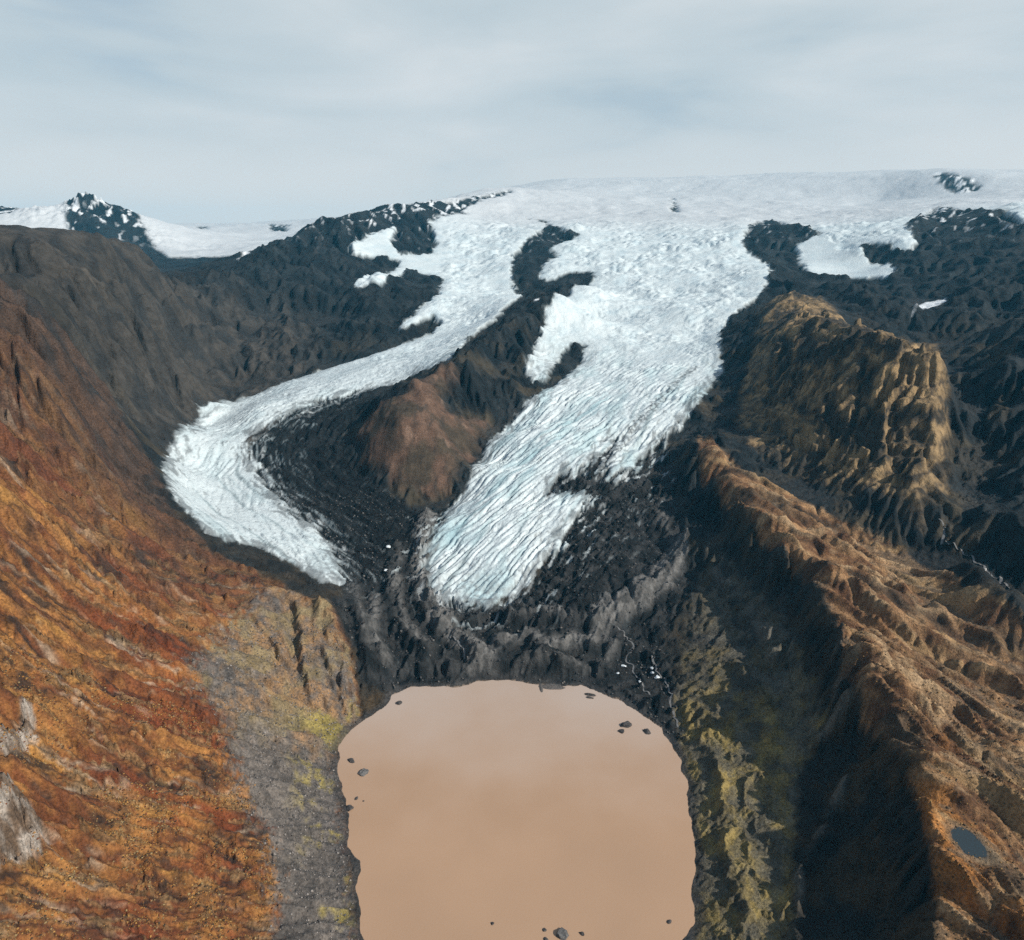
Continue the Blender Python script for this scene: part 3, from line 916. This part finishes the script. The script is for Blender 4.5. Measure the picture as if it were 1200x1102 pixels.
Ch = mixc(Ch, col(.028, .020, .016), sst(.3, .8, crk) * sst(-.08, .2, fbm(X / 60, Y / 60, 3, 248)) * .9)  # dark groove lines: their shade is put into the colour, sun being frontal
Ch = mixc(Ch, col(.40, .31, .22), sst(.4, .9, crk2) * sst(.0, .3, fbm(X / 50, Y / 50, 3, 249)) * .6)
Ch = mixc(Ch, two(col(.15, .042, .016), col(.10, .030, .014), sst(-.2, .2, n_fin)), sst(480, 390, RR + n_mid * 60) * sst(-.35, .1, n_big + n_mid * .5) * .7)
crk3 = np.clip(1 - np.abs(pn((hb + wq * .8) / 5.2, ha / 58, 283)) * 3, 0, 1)
Ch = mixc(Ch, col(.05, .026, .016), sst(.35, .85, crk3) * sst(-.2, .15, fbm(X / 45, Y / 45, 3, 284)) * .7)  # finer grooves, their shade painted in likewise
far_h = sst(650, 1150, RR + n_big * 160)
Chf = two(col(.062, .040, .029), col(.028, .026, .025), sst(-.25, .3, n_mid + n_s * .4))
Chf = mixc(Chf, col(.16, .075, .035), sst(.0, .35, fbm((hb + wq) / 40, ha / 150, 4, 245)) * sst(1250, 750, RR) * .8)
Ch = mixc(Ch, Chf, far_h)
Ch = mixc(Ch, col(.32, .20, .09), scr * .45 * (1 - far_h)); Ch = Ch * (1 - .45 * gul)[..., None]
Cs = two(col(.075, .067, .061), col(.145, .126, .110), sst(-.3, .3, n_mid * .5 + n_fin * .6))
Cs = mixc(Cs, two(col(.27, .155, .07), col(.20, .15, .075), sst(-.2, .2, n_mid)), sst(-.35, .15, n_big * .6 + n_s * .5 + n_mid * .4) * sst(600, 690, RR + jit * 60) * .85)
Cs = mixc(Cs, col(.075, .07, .07), sst(25, 8, -m_lake) * sst(-.2, .3, n_mid + .15) * .7)
Cs = mixc(Cs, col(.25, .20, .05), sst(.02, .3, n_mid + n_fin * .4 + n_big * .3) * sst(60, 25, -m_lake) * .75)
Ch = mixc(Ch, Cs, SCREE)
Ch = mixc(Ch, two(col(.11, .075, .05), col(.34, .30, .26), sst(-.1, .45, n_fin * .9 + .1)), sst(.75, 1.25, SLOPE) * sst(-6 * PX, 0, sdp))
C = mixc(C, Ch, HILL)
# wet dark rim of the lake
C = mixc(C, col(.045, .044, .044), sst(9, 2, np.abs(m_lake + 2)) * (RR < 1100) * .75)
C = mixc(C, col(.20, .15, .11), LAKE_ON.astype(np.float32))
# snow: lying on gentle ground high up, patches lower down
snow_n = fbm(TT * 120, VV * 60, 4, 251) + (ribs - .45) * 0.9
dust = sst(.05, .22, snow_n - SLOPE * .10 + sst(600, 1000, Z) * .35 - .12) * sst(520, 760, Z + jit * 160) * sst(3000, 3700, RR)
SNOW = np.maximum(dust, sst(-1 * PX, 2 * PX, sd_snowpatch + jit2 * 3 * PX)) * (1 - ICE)
C = mixc(C, col(.62, .66, .69), SNOW)
# ice
blue = sst(-.1, .5, fbm((T_ + cw) / 60, S_ / 160, 4, 255))
Ci = two(col(.53, .60, .62), col(.30, .44, .475), blue * w_low * np.where(isL, .25, .7))
Ci = mixc(Ci, col(.44, .54, .58), (1 - w_low) * sst(-.1, .4, fbm(TT * 50, VV * 40, 4, 258)) * .6)
bandn = fbm((T_ + cw * .3) / 15, S_ / 420, 4, 259)
Ci = mixc(Ci, col(.30, .40, .43), sst(.05, .45, bandn) * w_low * np.where(isL, .55, .75))
Ci = mixc(Ci, col(.15, .18, .19), sst(.25, .55, bandn + pn(X / 5, Y / 5, 273) * .2) * w_low * .6)
dirt = sst(.22, .55, fbm((T_ + cw) / 9, S_ / 50, 4, 261) + .55 * sst(24 * PX, 0, sd_ice + jit * 8 * PX) - .03) * w_low
Ci = mixc(Ci, col(.075, .085, .09), dirt * .7)
Ci = mixc(Ci, col(.16, .18, .19), sst(120, 10, S_ + n_mid * 60) * w_low * sst(-.25, .3, n_fin + n_mid * .6) * .75)
Ci = mixc(Ci, col(.10, .11, .12), sst(.22, .4, n_fin * .6 + fbm(X / 3.5, Y / 3.5, 2, 268) * .5) * w_low * .55)
dirt2 = sst(.30, .6, fbm(TT * 60, VV * 34, 4, 264)) * w_mid * .22
Ci = mixc(Ci, col(.20, .25, .27), dirt2)
Ci = mixc(Ci, col(.48, .51, .53), sst(3800, 5200, RR))  # far snow dulled: the clouds' shade is put into its colour
stripe = line_dist(line_tv("815 432, 770 474, 742 505, 722 530, 700 548")) + fbm(X / 18, Y / 18, 3, 274) * 16
Ci = mixc(Ci, col(.05, .056, .06), sst(16, 4, stripe) * sst(-.25, .25, n_fin + n_mid * .4) * .85)
stripe = line_dist(line_tv("700 470, 640 520, 585 580, 545 630")) + fbm(X / 60, Y / 60, 3, 275) * 30
Ci = mixc(Ci, col(.26, .40, .44), sst(60, 10, stripe) * sst(-.2, .35, fbm(tq / 14, S_ / 120, 3, 276)) * .75)
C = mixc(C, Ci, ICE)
# ice fins showing through the rubble beside the clean ice
fins = sst(.10, .45, fbm(tq / 9, S_ / 46, 3, 266)) * sst(-26 * PX, -2 * PX, sd_ice + jit * 14 * PX) * MOR
C = mixc(C, col(.50, .55, .57), fins * .75)
fins2 = sst(.2, .45, fbm(tq / 8, S_ / 40, 3, 278)) * RUB * sst(-130 * PX, -15 * PX, sd_R + jit * 20 * PX) * sst(-.1, .25, fbm(X / 45, Y / 45, 2, 279))
C = mixc(C, col(.42, .48, .50), fins2 * .8)
C = mixc(C, col(.15, .115, .075), sst(1.6, 1.3, tr) * (RR < 900) * .5)
C = mixc(C, col(.06, .055, .05), sst(1.15, .95, tr) * (RR < 900))
C = np.clip(C, 0.004, 0.9)

# ------------------------------------------------------------------ materials
def terrain_material(name, bump_d, bump_scale, rough=0.9, var=0.35, ice=False):
    m = bpy.data.materials.new(name); m.use_nodes = True
    nt = m.node_tree; N = nt.nodes; L = nt.links
    b = N['Principled BSDF']; b.inputs['Roughness'].default_value = rough
    b.inputs['Specular IOR Level'].default_value = 0.5 if ice else 0.18
    at = N.new('ShaderNodeAttribute'); at.attribute_name = 'albedo'
    geo = N.new('ShaderNodeNewGeometry')
    def nz(scale, det=5, rg=.6):
        n = N.new('ShaderNodeTexNoise'); n.inputs['Scale'].default_value = scale; n.inputs['Detail'].default_value = det
        n.inputs['Roughness'].default_value = rg; L.new(geo.outputs['Position'], n.inputs['Vector']); return n
    a = nz(bump_scale, 6, .65); c = nz(bump_scale * .13, 5, .6)
    mr = N.new('ShaderNodeMapRange'); mr.inputs[1].default_value = .3; mr.inputs[2].default_value = .7
    mr.inputs[3].default_value = 1 - var; mr.inputs[4].default_value = 1 + var
    L.new(a.outputs[0], mr.inputs[0])
    mr2 = N.new('ShaderNodeMapRange'); mr2.inputs[1].default_value = .3; mr2.inputs[2].default_value = .7
    mr2.inputs[3].default_value = 1 - var * .6; mr2.inputs[4].default_value = 1 + var * .6
    L.new(c.outputs[0], mr2.inputs[0])
    mu = N.new('ShaderNodeMath'); mu.operation = 'MULTIPLY'; L.new(mr.outputs[0], mu.inputs[0]); L.new(mr2.outputs[0], mu.inputs[1])
    vm = N.new('ShaderNodeVectorMath'); vm.operation = 'SCALE'; L.new(at.outputs['Color'], vm.inputs[0]); L.new(mu.outputs[0], vm.inputs['Scale'])
    L.new(vm.outputs[0], b.inputs['Base Color'])
    bp = N.new('ShaderNodeBump'); bp.inputs['Distance'].default_value = bump_d; bp.inputs['Strength'].default_value = 1.0
    L.new(a.outputs[0], bp.inputs['Height']); L.new(bp.outputs[0], b.inputs['Normal'])
    return m
MAT = {
    'near': terrain_material('hillside_ground', 2.0, 0.45, .92, .55),
    'stone': terrain_material('moraine_rubble', 3.0, 0.20, .9, .4),
    'mountain': terrain_material('mountain_rock', 8.0, 0.06, .9, .35),
    'ice': terrain_material('glacier_ice', 2.5, 0.16, .55, .10, True),
    'snow': terrain_material('ice_cap_snow', 6.0, 0.03, .6, .05, True),
}

# ------------------------------------------------------------------ the land as one sheet, cut into its landforms
def face_max(a): return np.maximum.reduce([a[:-1, :-1], a[1:, :-1], a[:-1, 1:], a[1:, 1:]])
def cell(a): return (a[:-1, :-1] + a[1:, :-1] + a[:-1, 1:] + a[1:, 1:]) * .25
cls = np.zeros((NR - 1, NC - 1), np.int8)
names = ['ground', 'left_hillside', 'right_ridge', 'moraine', 'nunatak_hill', 'cliff_mountain', 'mountain_range', 'left_glacier', 'right_glacier', 'ice_cap']
cr = cell(RR); ct = cell(TT)
cls[(cr > 1000)] = 6
cls[cell(sd_cliff) > -0.012] = 5
cls[cell(sd_hill) > 0] = 1
cls[cell(np.maximum(sd_or, sd_moss)) > 0] = 2
cls[cell(MOR) > .5] = 3
cls[cell(sd_nun) > 0] = 4
icec = cell(ICE) > .5
cls[icec & (cell(sd_L) >= cell(sd_R)) & (cr < 4300)] = 7
cls[icec & (cell(sd_L) < cell(sd_R)) & (cr < 4300)] = 8
cls[icec & (cr >= 4300)] = 9
mats = ['near', 'near', 'near', 'stone', 'near', 'mountain', 'mountain', 'ice', 'ice', 'snow']

P3 = np.stack([X, Y, Z], -1).reshape(-1, 3).astype(np.float32)
ft = np.stack([np.gradient(X, axis=1), np.gradient(Y, axis=1), np.gradient(Z, axis=1)], -1)
fr = np.stack([np.gradient(X, axis=0), np.gradient(Y, axis=0), np.gradient(Z, axis=0)], -1)
NRM = np.cross(ft, fr); NRM /= np.linalg.norm(NRM, axis=-1, keepdims=True) + 1e-12
NRM = np.where(NRM[..., 2:3] < 0, -NRM, NRM).reshape(-1, 3)
Cf = np.concatenate([C, np.ones((NR, NC, 1), np.float32)], -1).reshape(-1, 4).astype(np.float32)
idx = np.arange(NR * NC).reshape(NR, NC)
quads = np.stack([idx[:-1, :-1], idx[:-1, 1:], idx[1:, 1:], idx[1:, :-1]], -1)

def link(name, me, mat=None, parent=None):
    o = bpy.data.objects.new(name, me); sc.collection.objects.link(o)
    if mat: me.materials.append(mat)
    if parent: o.parent = parent
    return o
def sheet(name, q, mat):
    used, inv = np.unique(q.ravel(), return_inverse=True)
    me = bpy.data.meshes.new(name); nq = len(q)
    me.vertices.add(len(used)); me.vertices.foreach_set('co', P3[used].ravel())
    me.loops.add(nq * 4); me.loops.foreach_set('vertex_index', inv.astype(np.int32))
    me.polygons.add(nq); me.polygons.foreach_set('loop_start', np.arange(0, nq * 4, 4, dtype=np.int32))
    me.polygons.foreach_set('loop_total', np.full(nq, 4, np.int32))
    me.polygons.foreach_set('use_smooth', np.ones(nq, bool))
    at = me.color_attributes.new('albedo', 'FLOAT_COLOR', 'POINT'); at.data.foreach_set('color', Cf[used].ravel())
    me.update(calc_edges=True)
    me.normals_split_custom_set_from_vertices(NRM[used])
    o = link(name, me, mat); o['kind'] = 'structure'; return o
LAND = {}
LAB = {'ground': 'low ground round the lake and the valley floor', 'left_hillside': 'orange and rust grassy hillside left of the brown lake',
       'right_ridge': 'long orange and moss green ridge right of the brown lake', 'moraine': 'dark grey rubble heaps between the glaciers and the lake',
       'nunatak_hill': 'rounded brown hill between the two glacier tongues', 'cliff_mountain': 'banded golden brown cliff right of the big glacier',
       'mountain_range': 'dark rock mountains beside the glaciers', 'left_glacier': 'white glacier tongue curving left round a dark moraine band',
       'right_glacier': 'wide crevassed white glacier tongue ending above the lake', 'ice_cap': 'pale snow covered ice cap under the clouds'}
for k, nme in enumerate(names):
    q = quads[cls == k]
    if len(q):
        LAND[nme] = sheet(nme, q, MAT[mats[k]]); LAND[nme]['label'] = LAB[nme]

# ------------------------------------------------------------------ water
def water_material(name, colr, rough, bump, scale, far_veil=None):
    m = bpy.data.materials.new(name); m.use_nodes = True
    nt = m.node_tree; N = nt.nodes; L = nt.links; b = N['Principled BSDF']
    geo = N.new('ShaderNodeNewGeometry')
    n0 = N.new('ShaderNodeTexNoise'); n0.inputs['Scale'].default_value = 0.008; n0.inputs['Detail'].default_value = 4
    L.new(geo.outputs['Position'], n0.inputs['Vector'])
    rp = N.new('ShaderNodeValToRGB'); e = rp.color_ramp.elements
    e[0].position = .3; e[0].color = (*[c * .93 for c in colr], 1); e[1].position = .7; e[1].color = (*[c * 1.06 for c in colr], 1)
    L.new(n0.outputs[0], rp.inputs[0])
    if far_veil:  # paler towards the inflow; sky reflection and haze put into the colour
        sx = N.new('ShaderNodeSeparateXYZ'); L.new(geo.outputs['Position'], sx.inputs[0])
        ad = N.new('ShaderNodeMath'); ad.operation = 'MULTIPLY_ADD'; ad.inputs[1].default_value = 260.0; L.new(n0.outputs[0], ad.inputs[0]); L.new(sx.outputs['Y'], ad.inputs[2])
        mr = N.new('ShaderNodeMapRange'); mr.interpolation_type = 'SMOOTHSTEP'; mr.inputs[1].default_value = far_veil[0]; mr.inputs[2].default_value = far_veil[1]
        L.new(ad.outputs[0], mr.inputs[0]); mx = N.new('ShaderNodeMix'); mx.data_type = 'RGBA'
        L.new(mr.outputs[0], mx.inputs['Factor']); L.new(rp.outputs[0], mx.inputs['A']); mx.inputs['B'].default_value = (*far_veil[2], 1)
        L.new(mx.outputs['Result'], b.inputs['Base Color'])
    else: L.new(rp.outputs[0], b.inputs['Base Color'])
    b.inputs['Roughness'].default_value = rough; b.inputs['IOR'].default_value = 1.33
    mp = N.new('ShaderNodeMapping'); mp.inputs['Rotation'].default_value = (0, 0, .6); mp.inputs['Scale'].default_value = (1, 2.2, 1)
    L.new(geo.outputs['Position'], mp.inputs[0])
    n1 = N.new('ShaderNodeTexNoise'); n1.inputs['Scale'].default_value = scale; n1.inputs['Detail'].default_value = 3
    L.new(mp.outputs[0], n1.inputs['Vector'])
    bp = N.new('ShaderNodeBump'); bp.inputs['Distance'].default_value = bump; bp.inputs['Strength'].default_value = .6
    L.new(n1.outputs[0], bp.inputs['Height']); L.new(bp.outputs[0], b.inputs['Normal'])
    return m
def flat_sheet(name, ring, z, mat, label):
    me = bpy.data.meshes.new(name); me.from_pydata([(x, y, z) for x, y in ring], [], [list(range(len(ring)))]); me.update()
    o = link(name, me, mat); o['kind'] = 'structure'; o['label'] = label; return o
ring = []
c0 = np.array([0.0, 560.0])
for th, v in plane_poly(LAKE):
    p = np.array([math.exp(v) * math.sin(th), math.exp(v) * math.cos(th)]); d = p - c0
    ring.append(tuple(p + d / np.linalg.norm(d) * 9))
ring = ring[::-1]
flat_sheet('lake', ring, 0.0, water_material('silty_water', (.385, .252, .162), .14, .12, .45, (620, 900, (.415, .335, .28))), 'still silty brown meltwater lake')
ring = [(tarn_c[0] + 12.6 * math.cos(a), tarn_c[1] + 18.5 * math.sin(a)) for a in np.linspace(0, 2 * math.pi, 40, endpoint=False)]
flat_sheet('tarn', ring, tarn_z, water_material('tarn_water', (.03, .04, .045), .08, .03, .6), 'small dark pond on the orange ridge')

# ------------------------------------------------------------------ loose stones and tussocks too many to count
j_f0, j_f1 = int(np.searchsorted(TH, fine[0])), int(np.searchsorted(TH, fine[-1]))
def height_at(th, v, arr=None):
    arr = Z if arr is None else arr
    j = np.clip(np.searchsorted(TH, th) - 1, 0, NC - 2); i = np.clip(np.searchsorted(V, v) - 1, 0, NR - 2)
    a = (th - TH[j]) / (TH[j + 1] - TH[j]); b = (v - V[i]) / (V[i + 1] - V[i])
    return (arr[i, j] * (1 - a) + arr[i, j + 1] * a) * (1 - b) + (arr[i + 1, j] * (1 - a) + arr[i + 1, j + 1] * a) * b
OCT_V = np.array([(1, 0, 0), (-1, 0, 0), (0, 1, 0), (0, -1, 0), (0, 0, 1), (0, 0, -.6)], np.float32)
OCT_F = np.array([(0, 2, 4), (2, 1, 4), (1, 3, 4), (3, 0, 4), (2, 0, 5), (1, 2, 5), (3, 1, 5), (0, 3, 5)], np.int32)
def scatter(name, label, weight, n, smin, smax, flat, palette, seed, r0, r1, t0, t1):
    rg = np.random.RandomState(seed); th = []; vv = []
    while sum(map(len, th)) < n:
        a = rg.uniform(R_(t0), R_(t1), n * 4); b = np.log(np.sqrt(rg.uniform(r0 * r0, r1 * r1, n * 4)))
        k = rg.rand(n * 4) < height_at(a, b, weight); th.append(a[k]); vv.append(b[k])
        if len(th) > 60: break
    th = np.concatenate(th)[:n]; vv = np.concatenate(vv)[:n]; n = len(th)
    z = height_at(th, vv); r = np.exp(vv)
    size = smin + (smax - smin) * rg.rand(n) ** 3
    P = OCT_V[None] * (0.7 + .6 * rg.rand(n, 6, 1)); P = P * np.stack([size, size * (.6 + .5 * rg.rand(n)), size * flat], -1)[:, None, :]
    an = rg.rand(n) * 6.283; c, s_ = np.cos(an)[:, None], np.sin(an)[:, None]
    P = np.stack([P[..., 0] * c - P[..., 1] * s_, P[..., 0] * s_ + P[..., 1] * c, P[..., 2]], -1)
    P += np.stack([r * np.sin(th), r * np.cos(th), z + size * flat * .25], -1)[:, None, :]
    Fc = (OCT_F[None] + (np.arange(n) * 6)[:, None, None]).reshape(-1, 3)
    me = bpy.data.meshes.new(name); me.vertices.add(n * 6); me.vertices.foreach_set('co', P.astype(np.float32).ravel())
    nf = len(Fc); me.loops.add(nf * 3); me.loops.foreach_set('vertex_index', Fc.astype(np.int32).ravel())
    me.polygons.add(nf); me.polygons.foreach_set('loop_start', np.arange(0, nf * 3, 3, dtype=np.int32)); me.polygons.foreach_set('loop_total', np.full(nf, 3, np.int32))
    pal = np.array(palette, np.float32)[rg.randint(0, len(palette), n)] * (.75 + .5 * rg.rand(n, 1)).astype(np.float32)
    cc = np.repeat(np.c_[pal, np.ones(n)][:, None, :], 6, 1).astype(np.float32)
    at = me.color_attributes.new('albedo', 'FLOAT_COLOR', 'POINT'); at.data.foreach_set('color', cc.ravel())
    me.update(calc_edges=True); me.validate()
    o = link(name, me, MAT['loose']); o['kind'] = 'stuff'; o['label'] = label; return o
MAT['loose'] = terrain_material('loose_stone', 0.1, 1.5, .9, .2)
dry = (m_lake < -3).astype(np.float32)
scatter('scree_stones', 'scattered grey stones on the scree slope by the lake', SCREE * dry, 6000, .3, 1.6, .7, [(.12, .11, .10), (.16, .145, .135), (.07, .065, .062), (.22, .20, .185)], 3, 330, 800, -32, -8)
scatter('moraine_stones', 'scattered dark stones on the moraine rubble', MOR * dry, 4000, .6, 2.6, .75, [(.05, .05, .052), (.08, .078, .075), (.03, .03, .032), (.10, .095, .09)], 4, 620, 1250, -24, 20)
scatter('grass_tussocks', 'low orange and rust tussocks on the left hillside', np.clip(HILL - SCREE, 0, 1) * sst(.0, .35, n_mid + .25 * n_fin + .1) * dry, 14000, .35, 1.4, .55, [(.28, .15, .045), (.22, .10, .03), (.12, .042, .018), (.24, .17, .08), (.05, .035, .022)], 5, 240, 640, -50, -18)
scatter('ridge_tussocks', 'low brown tussocks on the right ridge', OR, 6000, .35, 1.4, .55, [(.26, .16, .06), (.17, .09, .035), (.08, .055, .03), (.05, .042, .03)], 6, 320, 800, 20, 50)

# ------------------------------------------------------------------ single boulders, stranded ice, gravel bars
import bmesh
def rock_material(name, c1, c2, rough=.85):
    m = bpy.data.materials.new(name); m.use_nodes = True; nt = m.node_tree; N = nt.nodes; L = nt.links; b = N['Principled BSDF']
    tc = N.new('ShaderNodeTexCoord'); n = N.new('ShaderNodeTexNoise'); n.inputs['Scale'].default_value = .6; n.inputs['Detail'].default_value = 6
    L.new(tc.outputs['Object'], n.inputs['Vector'])
    rp = N.new('ShaderNodeValToRGB'); e = rp.color_ramp.elements; e[0].position = .35; e[0].color = (*c1, 1); e[1].position = .68; e[1].color = (*c2, 1)
    L.new(n.outputs[0], rp.inputs[0]); L.new(rp.outputs[0], b.inputs['Base Color']); b.inputs['Roughness'].default_value = rough
    bp = N.new('ShaderNodeBump'); bp.inputs['Distance'].default_value = .35; L.new(n.outputs[0], bp.inputs['Height']); L.new(bp.outputs[0], b.inputs['Normal'])
    return m
M_ROCK = rock_material('wet_dark_rock', (.018, .017, .018), (.075, .065, .060)); M_GREY = rock_material('grey_rock', (.045, .044, .045), (.15, .145, .14))
M_ICEB = rock_material('stranded_ice', (.45, .52, .56), (.70, .73, .74), .5); M_BAR = rock_material('gravel', (.05, .047, .045), (.13, .115, .105))
def chunk(name, loc, size, rz, seed, mat, label, cat, group=None, cuts=9, sub=3):
    rg = random.Random(seed); bm = bmesh.new(); bmesh.ops.create_icosphere(bm, subdivisions=sub, radius=1.0)
    from mathutils import Vector, noise as mn
    planes = []
    for k in range(cuts):
        v = Vector((rg.gauss(0, 1), rg.gauss(0, 1), rg.gauss(.3, .8))).normalized(); planes.append((v, rg.uniform(.52, .85)))
    off = Vector((seed * 3.7, seed * 1.9, 0))
    for v in bm.verts:
        p = v.co.copy()
        for nrm, d in planes:
            e = p.dot(nrm) - d
            if e > 0: p -= nrm * e
        p += p.normalized() * (mn.fractal(p * 1.8 + off, .8, 2.0, 3) * .16)
        v.co = Vector((p.x * size[0], p.y * size[1], p.z * size[2]))
    me = bpy.data.meshes.new(name); bm.to_mesh(me); bm.free()
    o = link(name, me, mat); o.location = loc; o.rotation_euler = (0, 0, rz); o['label'] = label; o['category'] = cat
    if group: o['group'] = group
    return o
def on_plane(px, py, z=0.0):
    th, sl = ray(px, py); r = (z - CAMZ) / sl; return r * math.sin(th), r * math.cos(th), math.hypot(r, CAMZ) / F
# column, row, width in photo pixels, length ratio, heading, material, label
LAKE_ROCKS = [
    (467, 824, 8, 1.3, .2, M_ROCK, 'lone dark boulder in the lake off the bulge of the rubble shore'),
    (412, 892, 9, 1.9, -.6, M_ROCK, 'long low dark rock beside the larger boulder near the scree shore'),
    (427, 905, 13, 1.25, -.5, M_GREY, 'largest angular grey boulder standing off the scree shore'),
    (418, 936, 6, 2.2, .9, M_ROCK, 'thin dark splinter of rock in shallow water below the scree'),
    (409, 948, 9, 1.2, .3, M_ROCK, 'blocky dark rock touching the scree shore'),
    (426, 939, 2.5, 1.2, .3, M_ROCK, 'tiny dark stone in the water beside the thin splinter of rock'),
    (733, 850, 15, 1.7, .15, M_ROCK, 'broad dark brown boulder with a pointed end near the gravel flat'),
    (729, 858, 9, 1.5, .25, M_ROCK, 'small dark rock just off the broad pointed boulder'),
    (758, 858, 10, 1.35, -.3, M_ROCK, 'dark wedge shaped boulder between the pointed boulder and the ridge shore'),
    (693, 815, 15, 4.0, -.25, M_ROCK, 'long thin dark rib of rock beside the gravel flat shore'),
    (691, 818, 10, 3.4, -.35, M_ROCK, 'shorter dark rib of rock lying along the longer rib'),
    (577, 1083, 4.5, 1.4, .1, M_ROCK, 'single small brown stone alone in open brown water'),
    (638, 1090, 4.5, 1.3, -.5, M_ROCK, 'small dark stone just off the big rounded grey boulder'),
    (659, 1096, 17, 1.6, -.75, M_GREY, 'big rounded grey boulder in open water between small stones'),
    (682, 1094, 7, 1.6, -.4, M_ROCK, 'oval black stone on the ridge side of the big rounded boulder'),
    (784, 1080, 5.5, 1.3, .6, M_ROCK, 'small brown stone in open water close to the ridge shore'),
    (640, 1101, 5, 1.3, .3, M_ROCK, 'half sunk brown stone next to the big rounded boulder'),
]
for k, (px, py, w, ratio, rz, mt, lab) in enumerate(LAKE_ROCKS):
    x, y, m = on_plane(px, py); a = w * m * .5
    chunk('boulder', (x, y, a * .05), (a, a / ratio * 1.25, a * .5 / max(1, ratio * .55)), rz, 30 + k, mt, lab, 'boulder', 'rocks standing in the lake')
def on_land(px, py):
    th, r = hit(px, py, Z); return r * math.sin(th), r * math.cos(th), lookup(Z, th, r), math.hypot(r, CAMZ) / F
for k, (px, py, w, mt, lab) in enumerate([
    (731, 781, 5.5, M_ICEB, 'white ice block on the dark flat beside the winding stream'),
    (724, 789, 3.5, M_ICEB, 'small white ice block below the block by the winding stream'),
    (764, 783, 4.5, M_ICEB, 'thin white ice block uppermost of three by the ridge foot'),
    (765, 788, 5, M_ICEB, 'white ice block in the middle of three by the ridge foot'),
    (770, 794, 6.5, M_ICEB, 'largest white ice block, lowest of three by the ridge foot'),
    (750, 798, 5, M_ICEB, 'dirty pinkish white ice block alone near the lake edge of the flat'),
    (455, 641, 6, M_ICEB, 'white ice patch showing in the dark rubble between the tongues'),
    (452, 668, 4.5, M_ICEB, 'small white ice patch in dark rubble below the larger patch')]):
    x, y, z, m = on_land(px, py); a = w * m * .5
    chunk('ice_block', (x, y, z + a * .15), (a * 1.2, a, a * .55), k * .9, 70 + k, mt, lab, 'ice block', 'ice blocks left on the rubble', 7, 2)
x, y, m = on_plane(647, 805)
chunk('gravel_bar', (x, y, 0), (15 * m, 6 * m, 1.3), -.12, 91, M_BAR, 'low dark gravel bar in the lake at the stream mouth', 'gravel bar', None, 4, 3)
x, y, m = on_plane(634, 806)
chunk('gravel_bar', (x, y, 0), (2.2 * m, 9 * m, 1.0), .05, 92, M_BAR, 'narrow gravel spit pointing into the lake from the rubble shore', 'gravel bar', None, 4, 3)

# ------------------------------------------------------------------ meltwater streams on the land
M_STREAM = water_material('meltwater', (.13, .13, .13), .25, .05, .8)
def stream(s, width, label, name='stream'):
    P = parse(s); pts_ = []
    for (a, b), (c, d) in zip(P[:-1], P[1:]):
        n = max(2, int(math.hypot(c - a, d - b) / 1.2))
        for k in range(n): pts_.append((a + (c - a) * k / n, b + (d - b) * k / n))
    pts_.append(P[-1]); G = []
    for px, py in pts_:
        th, r = hit(px, py, Z)
        if G and abs(math.hypot(r * math.sin(th) - G[-1][0], r * math.cos(th) - G[-1][1])) > 60: continue
        G.append((r * math.sin(th), r * math.cos(th)))
    G = np.array(G)
    G[1:-1] += np.random.RandomState(len(G)).normal(0, 5.0, G[1:-1].shape)
    for _ in range(6): G[1:-1] = (G[:-2] + 2 * G[1:-1] + G[2:]) / 4
    t = np.gradient(G, axis=0); t /= np.linalg.norm(t, axis=1, keepdims=True) + 1e-9; nn = np.c_[-t[:, 1], t[:, 0]]
    wv = width * (.7 + .5 * np.abs(np.sin(np.arange(len(G)) * .37)))[:, None]
    V3 = []
    rows = [G + nn * wv * o for o in (-.5, 0, .5)]
    for k in range(len(G)):
        zz = [lookup(Z, math.atan2(*q_[k]), float(np.hypot(*q_[k]))) for q_ in rows]
        zc = max(zz) * .5 + sum(zz) / 6 + .25
        for q_ in rows: V3.append((q_[k][0], q_[k][1], zc))
    Fs = [(k * 3 + o, k * 3 + o + 1, k * 3 + o + 4, k * 3 + o + 3) for k in range(len(G) - 1) for o in (0, 1)]
    me = bpy.data.meshes.new(name); me.from_pydata(V3, [], Fs); me.update()
    o = link(name, me, M_STREAM); o['kind'] = 'structure'; o['label'] = label
stream("722 735, 733 745, 741 758, 736 772, 742 785, 752 800, 762 815", 1.8, 'thin grey meltwater stream winding over the dark flat')
stream("762 770, 772 790, 784 806, 788 822, 791 838, 795 852", 2.2, 'pale meltwater channel along the foot of the ridge')
stream("1100 608, 1108 620, 1104 632, 1118 640, 1140 655, 1165 676, 1185 692, 1200 704", 3.0, 'white stream at the bottom of the dark gorge')
stream("528 745, 540 752, 548 765, 545 776", 2.2, 'short pale stream in the rubble below the glacier snout')

# ------------------------------------------------------------------ haze
def haze_box():
    s = 15500; z0, z1 = float(Z.min()) - 6, float(Z.max()) + 60
    vs = [(x, y, z) for z in (z0, z1) for y in (-s, s) for x in (-s, s)]
    fs = [(0, 2, 3, 1), (4, 5, 7, 6), (0, 1, 5, 4), (2, 6, 7, 3), (0, 4, 6, 2), (1, 3, 7, 5)]
    me = bpy.data.meshes.new('haze'); me.from_pydata(vs, [], fs); me.update()
    m = bpy.data.materials.new('haze_air'); m.use_nodes = True; nt = m.node_tree; nt.nodes.clear()
    o = nt.nodes.new('ShaderNodeOutputMaterial'); v = nt.nodes.new('ShaderNodeVolumePrincipled')
    v.inputs['Color'].default_value = (.10, .60, .95, 1); v.inputs['Density'].default_value = HAZE; v.inputs['Anisotropy'].default_value = 0.0
    nt.links.new(v.outputs[0], o.inputs['Volume'])
    ob = link('haze', me, m); ob['kind'] = 'stuff'
if HAZE > 0: haze_box()
print('grid', NR, NC, 'pts', len(pts), 'zmax', Z.max())
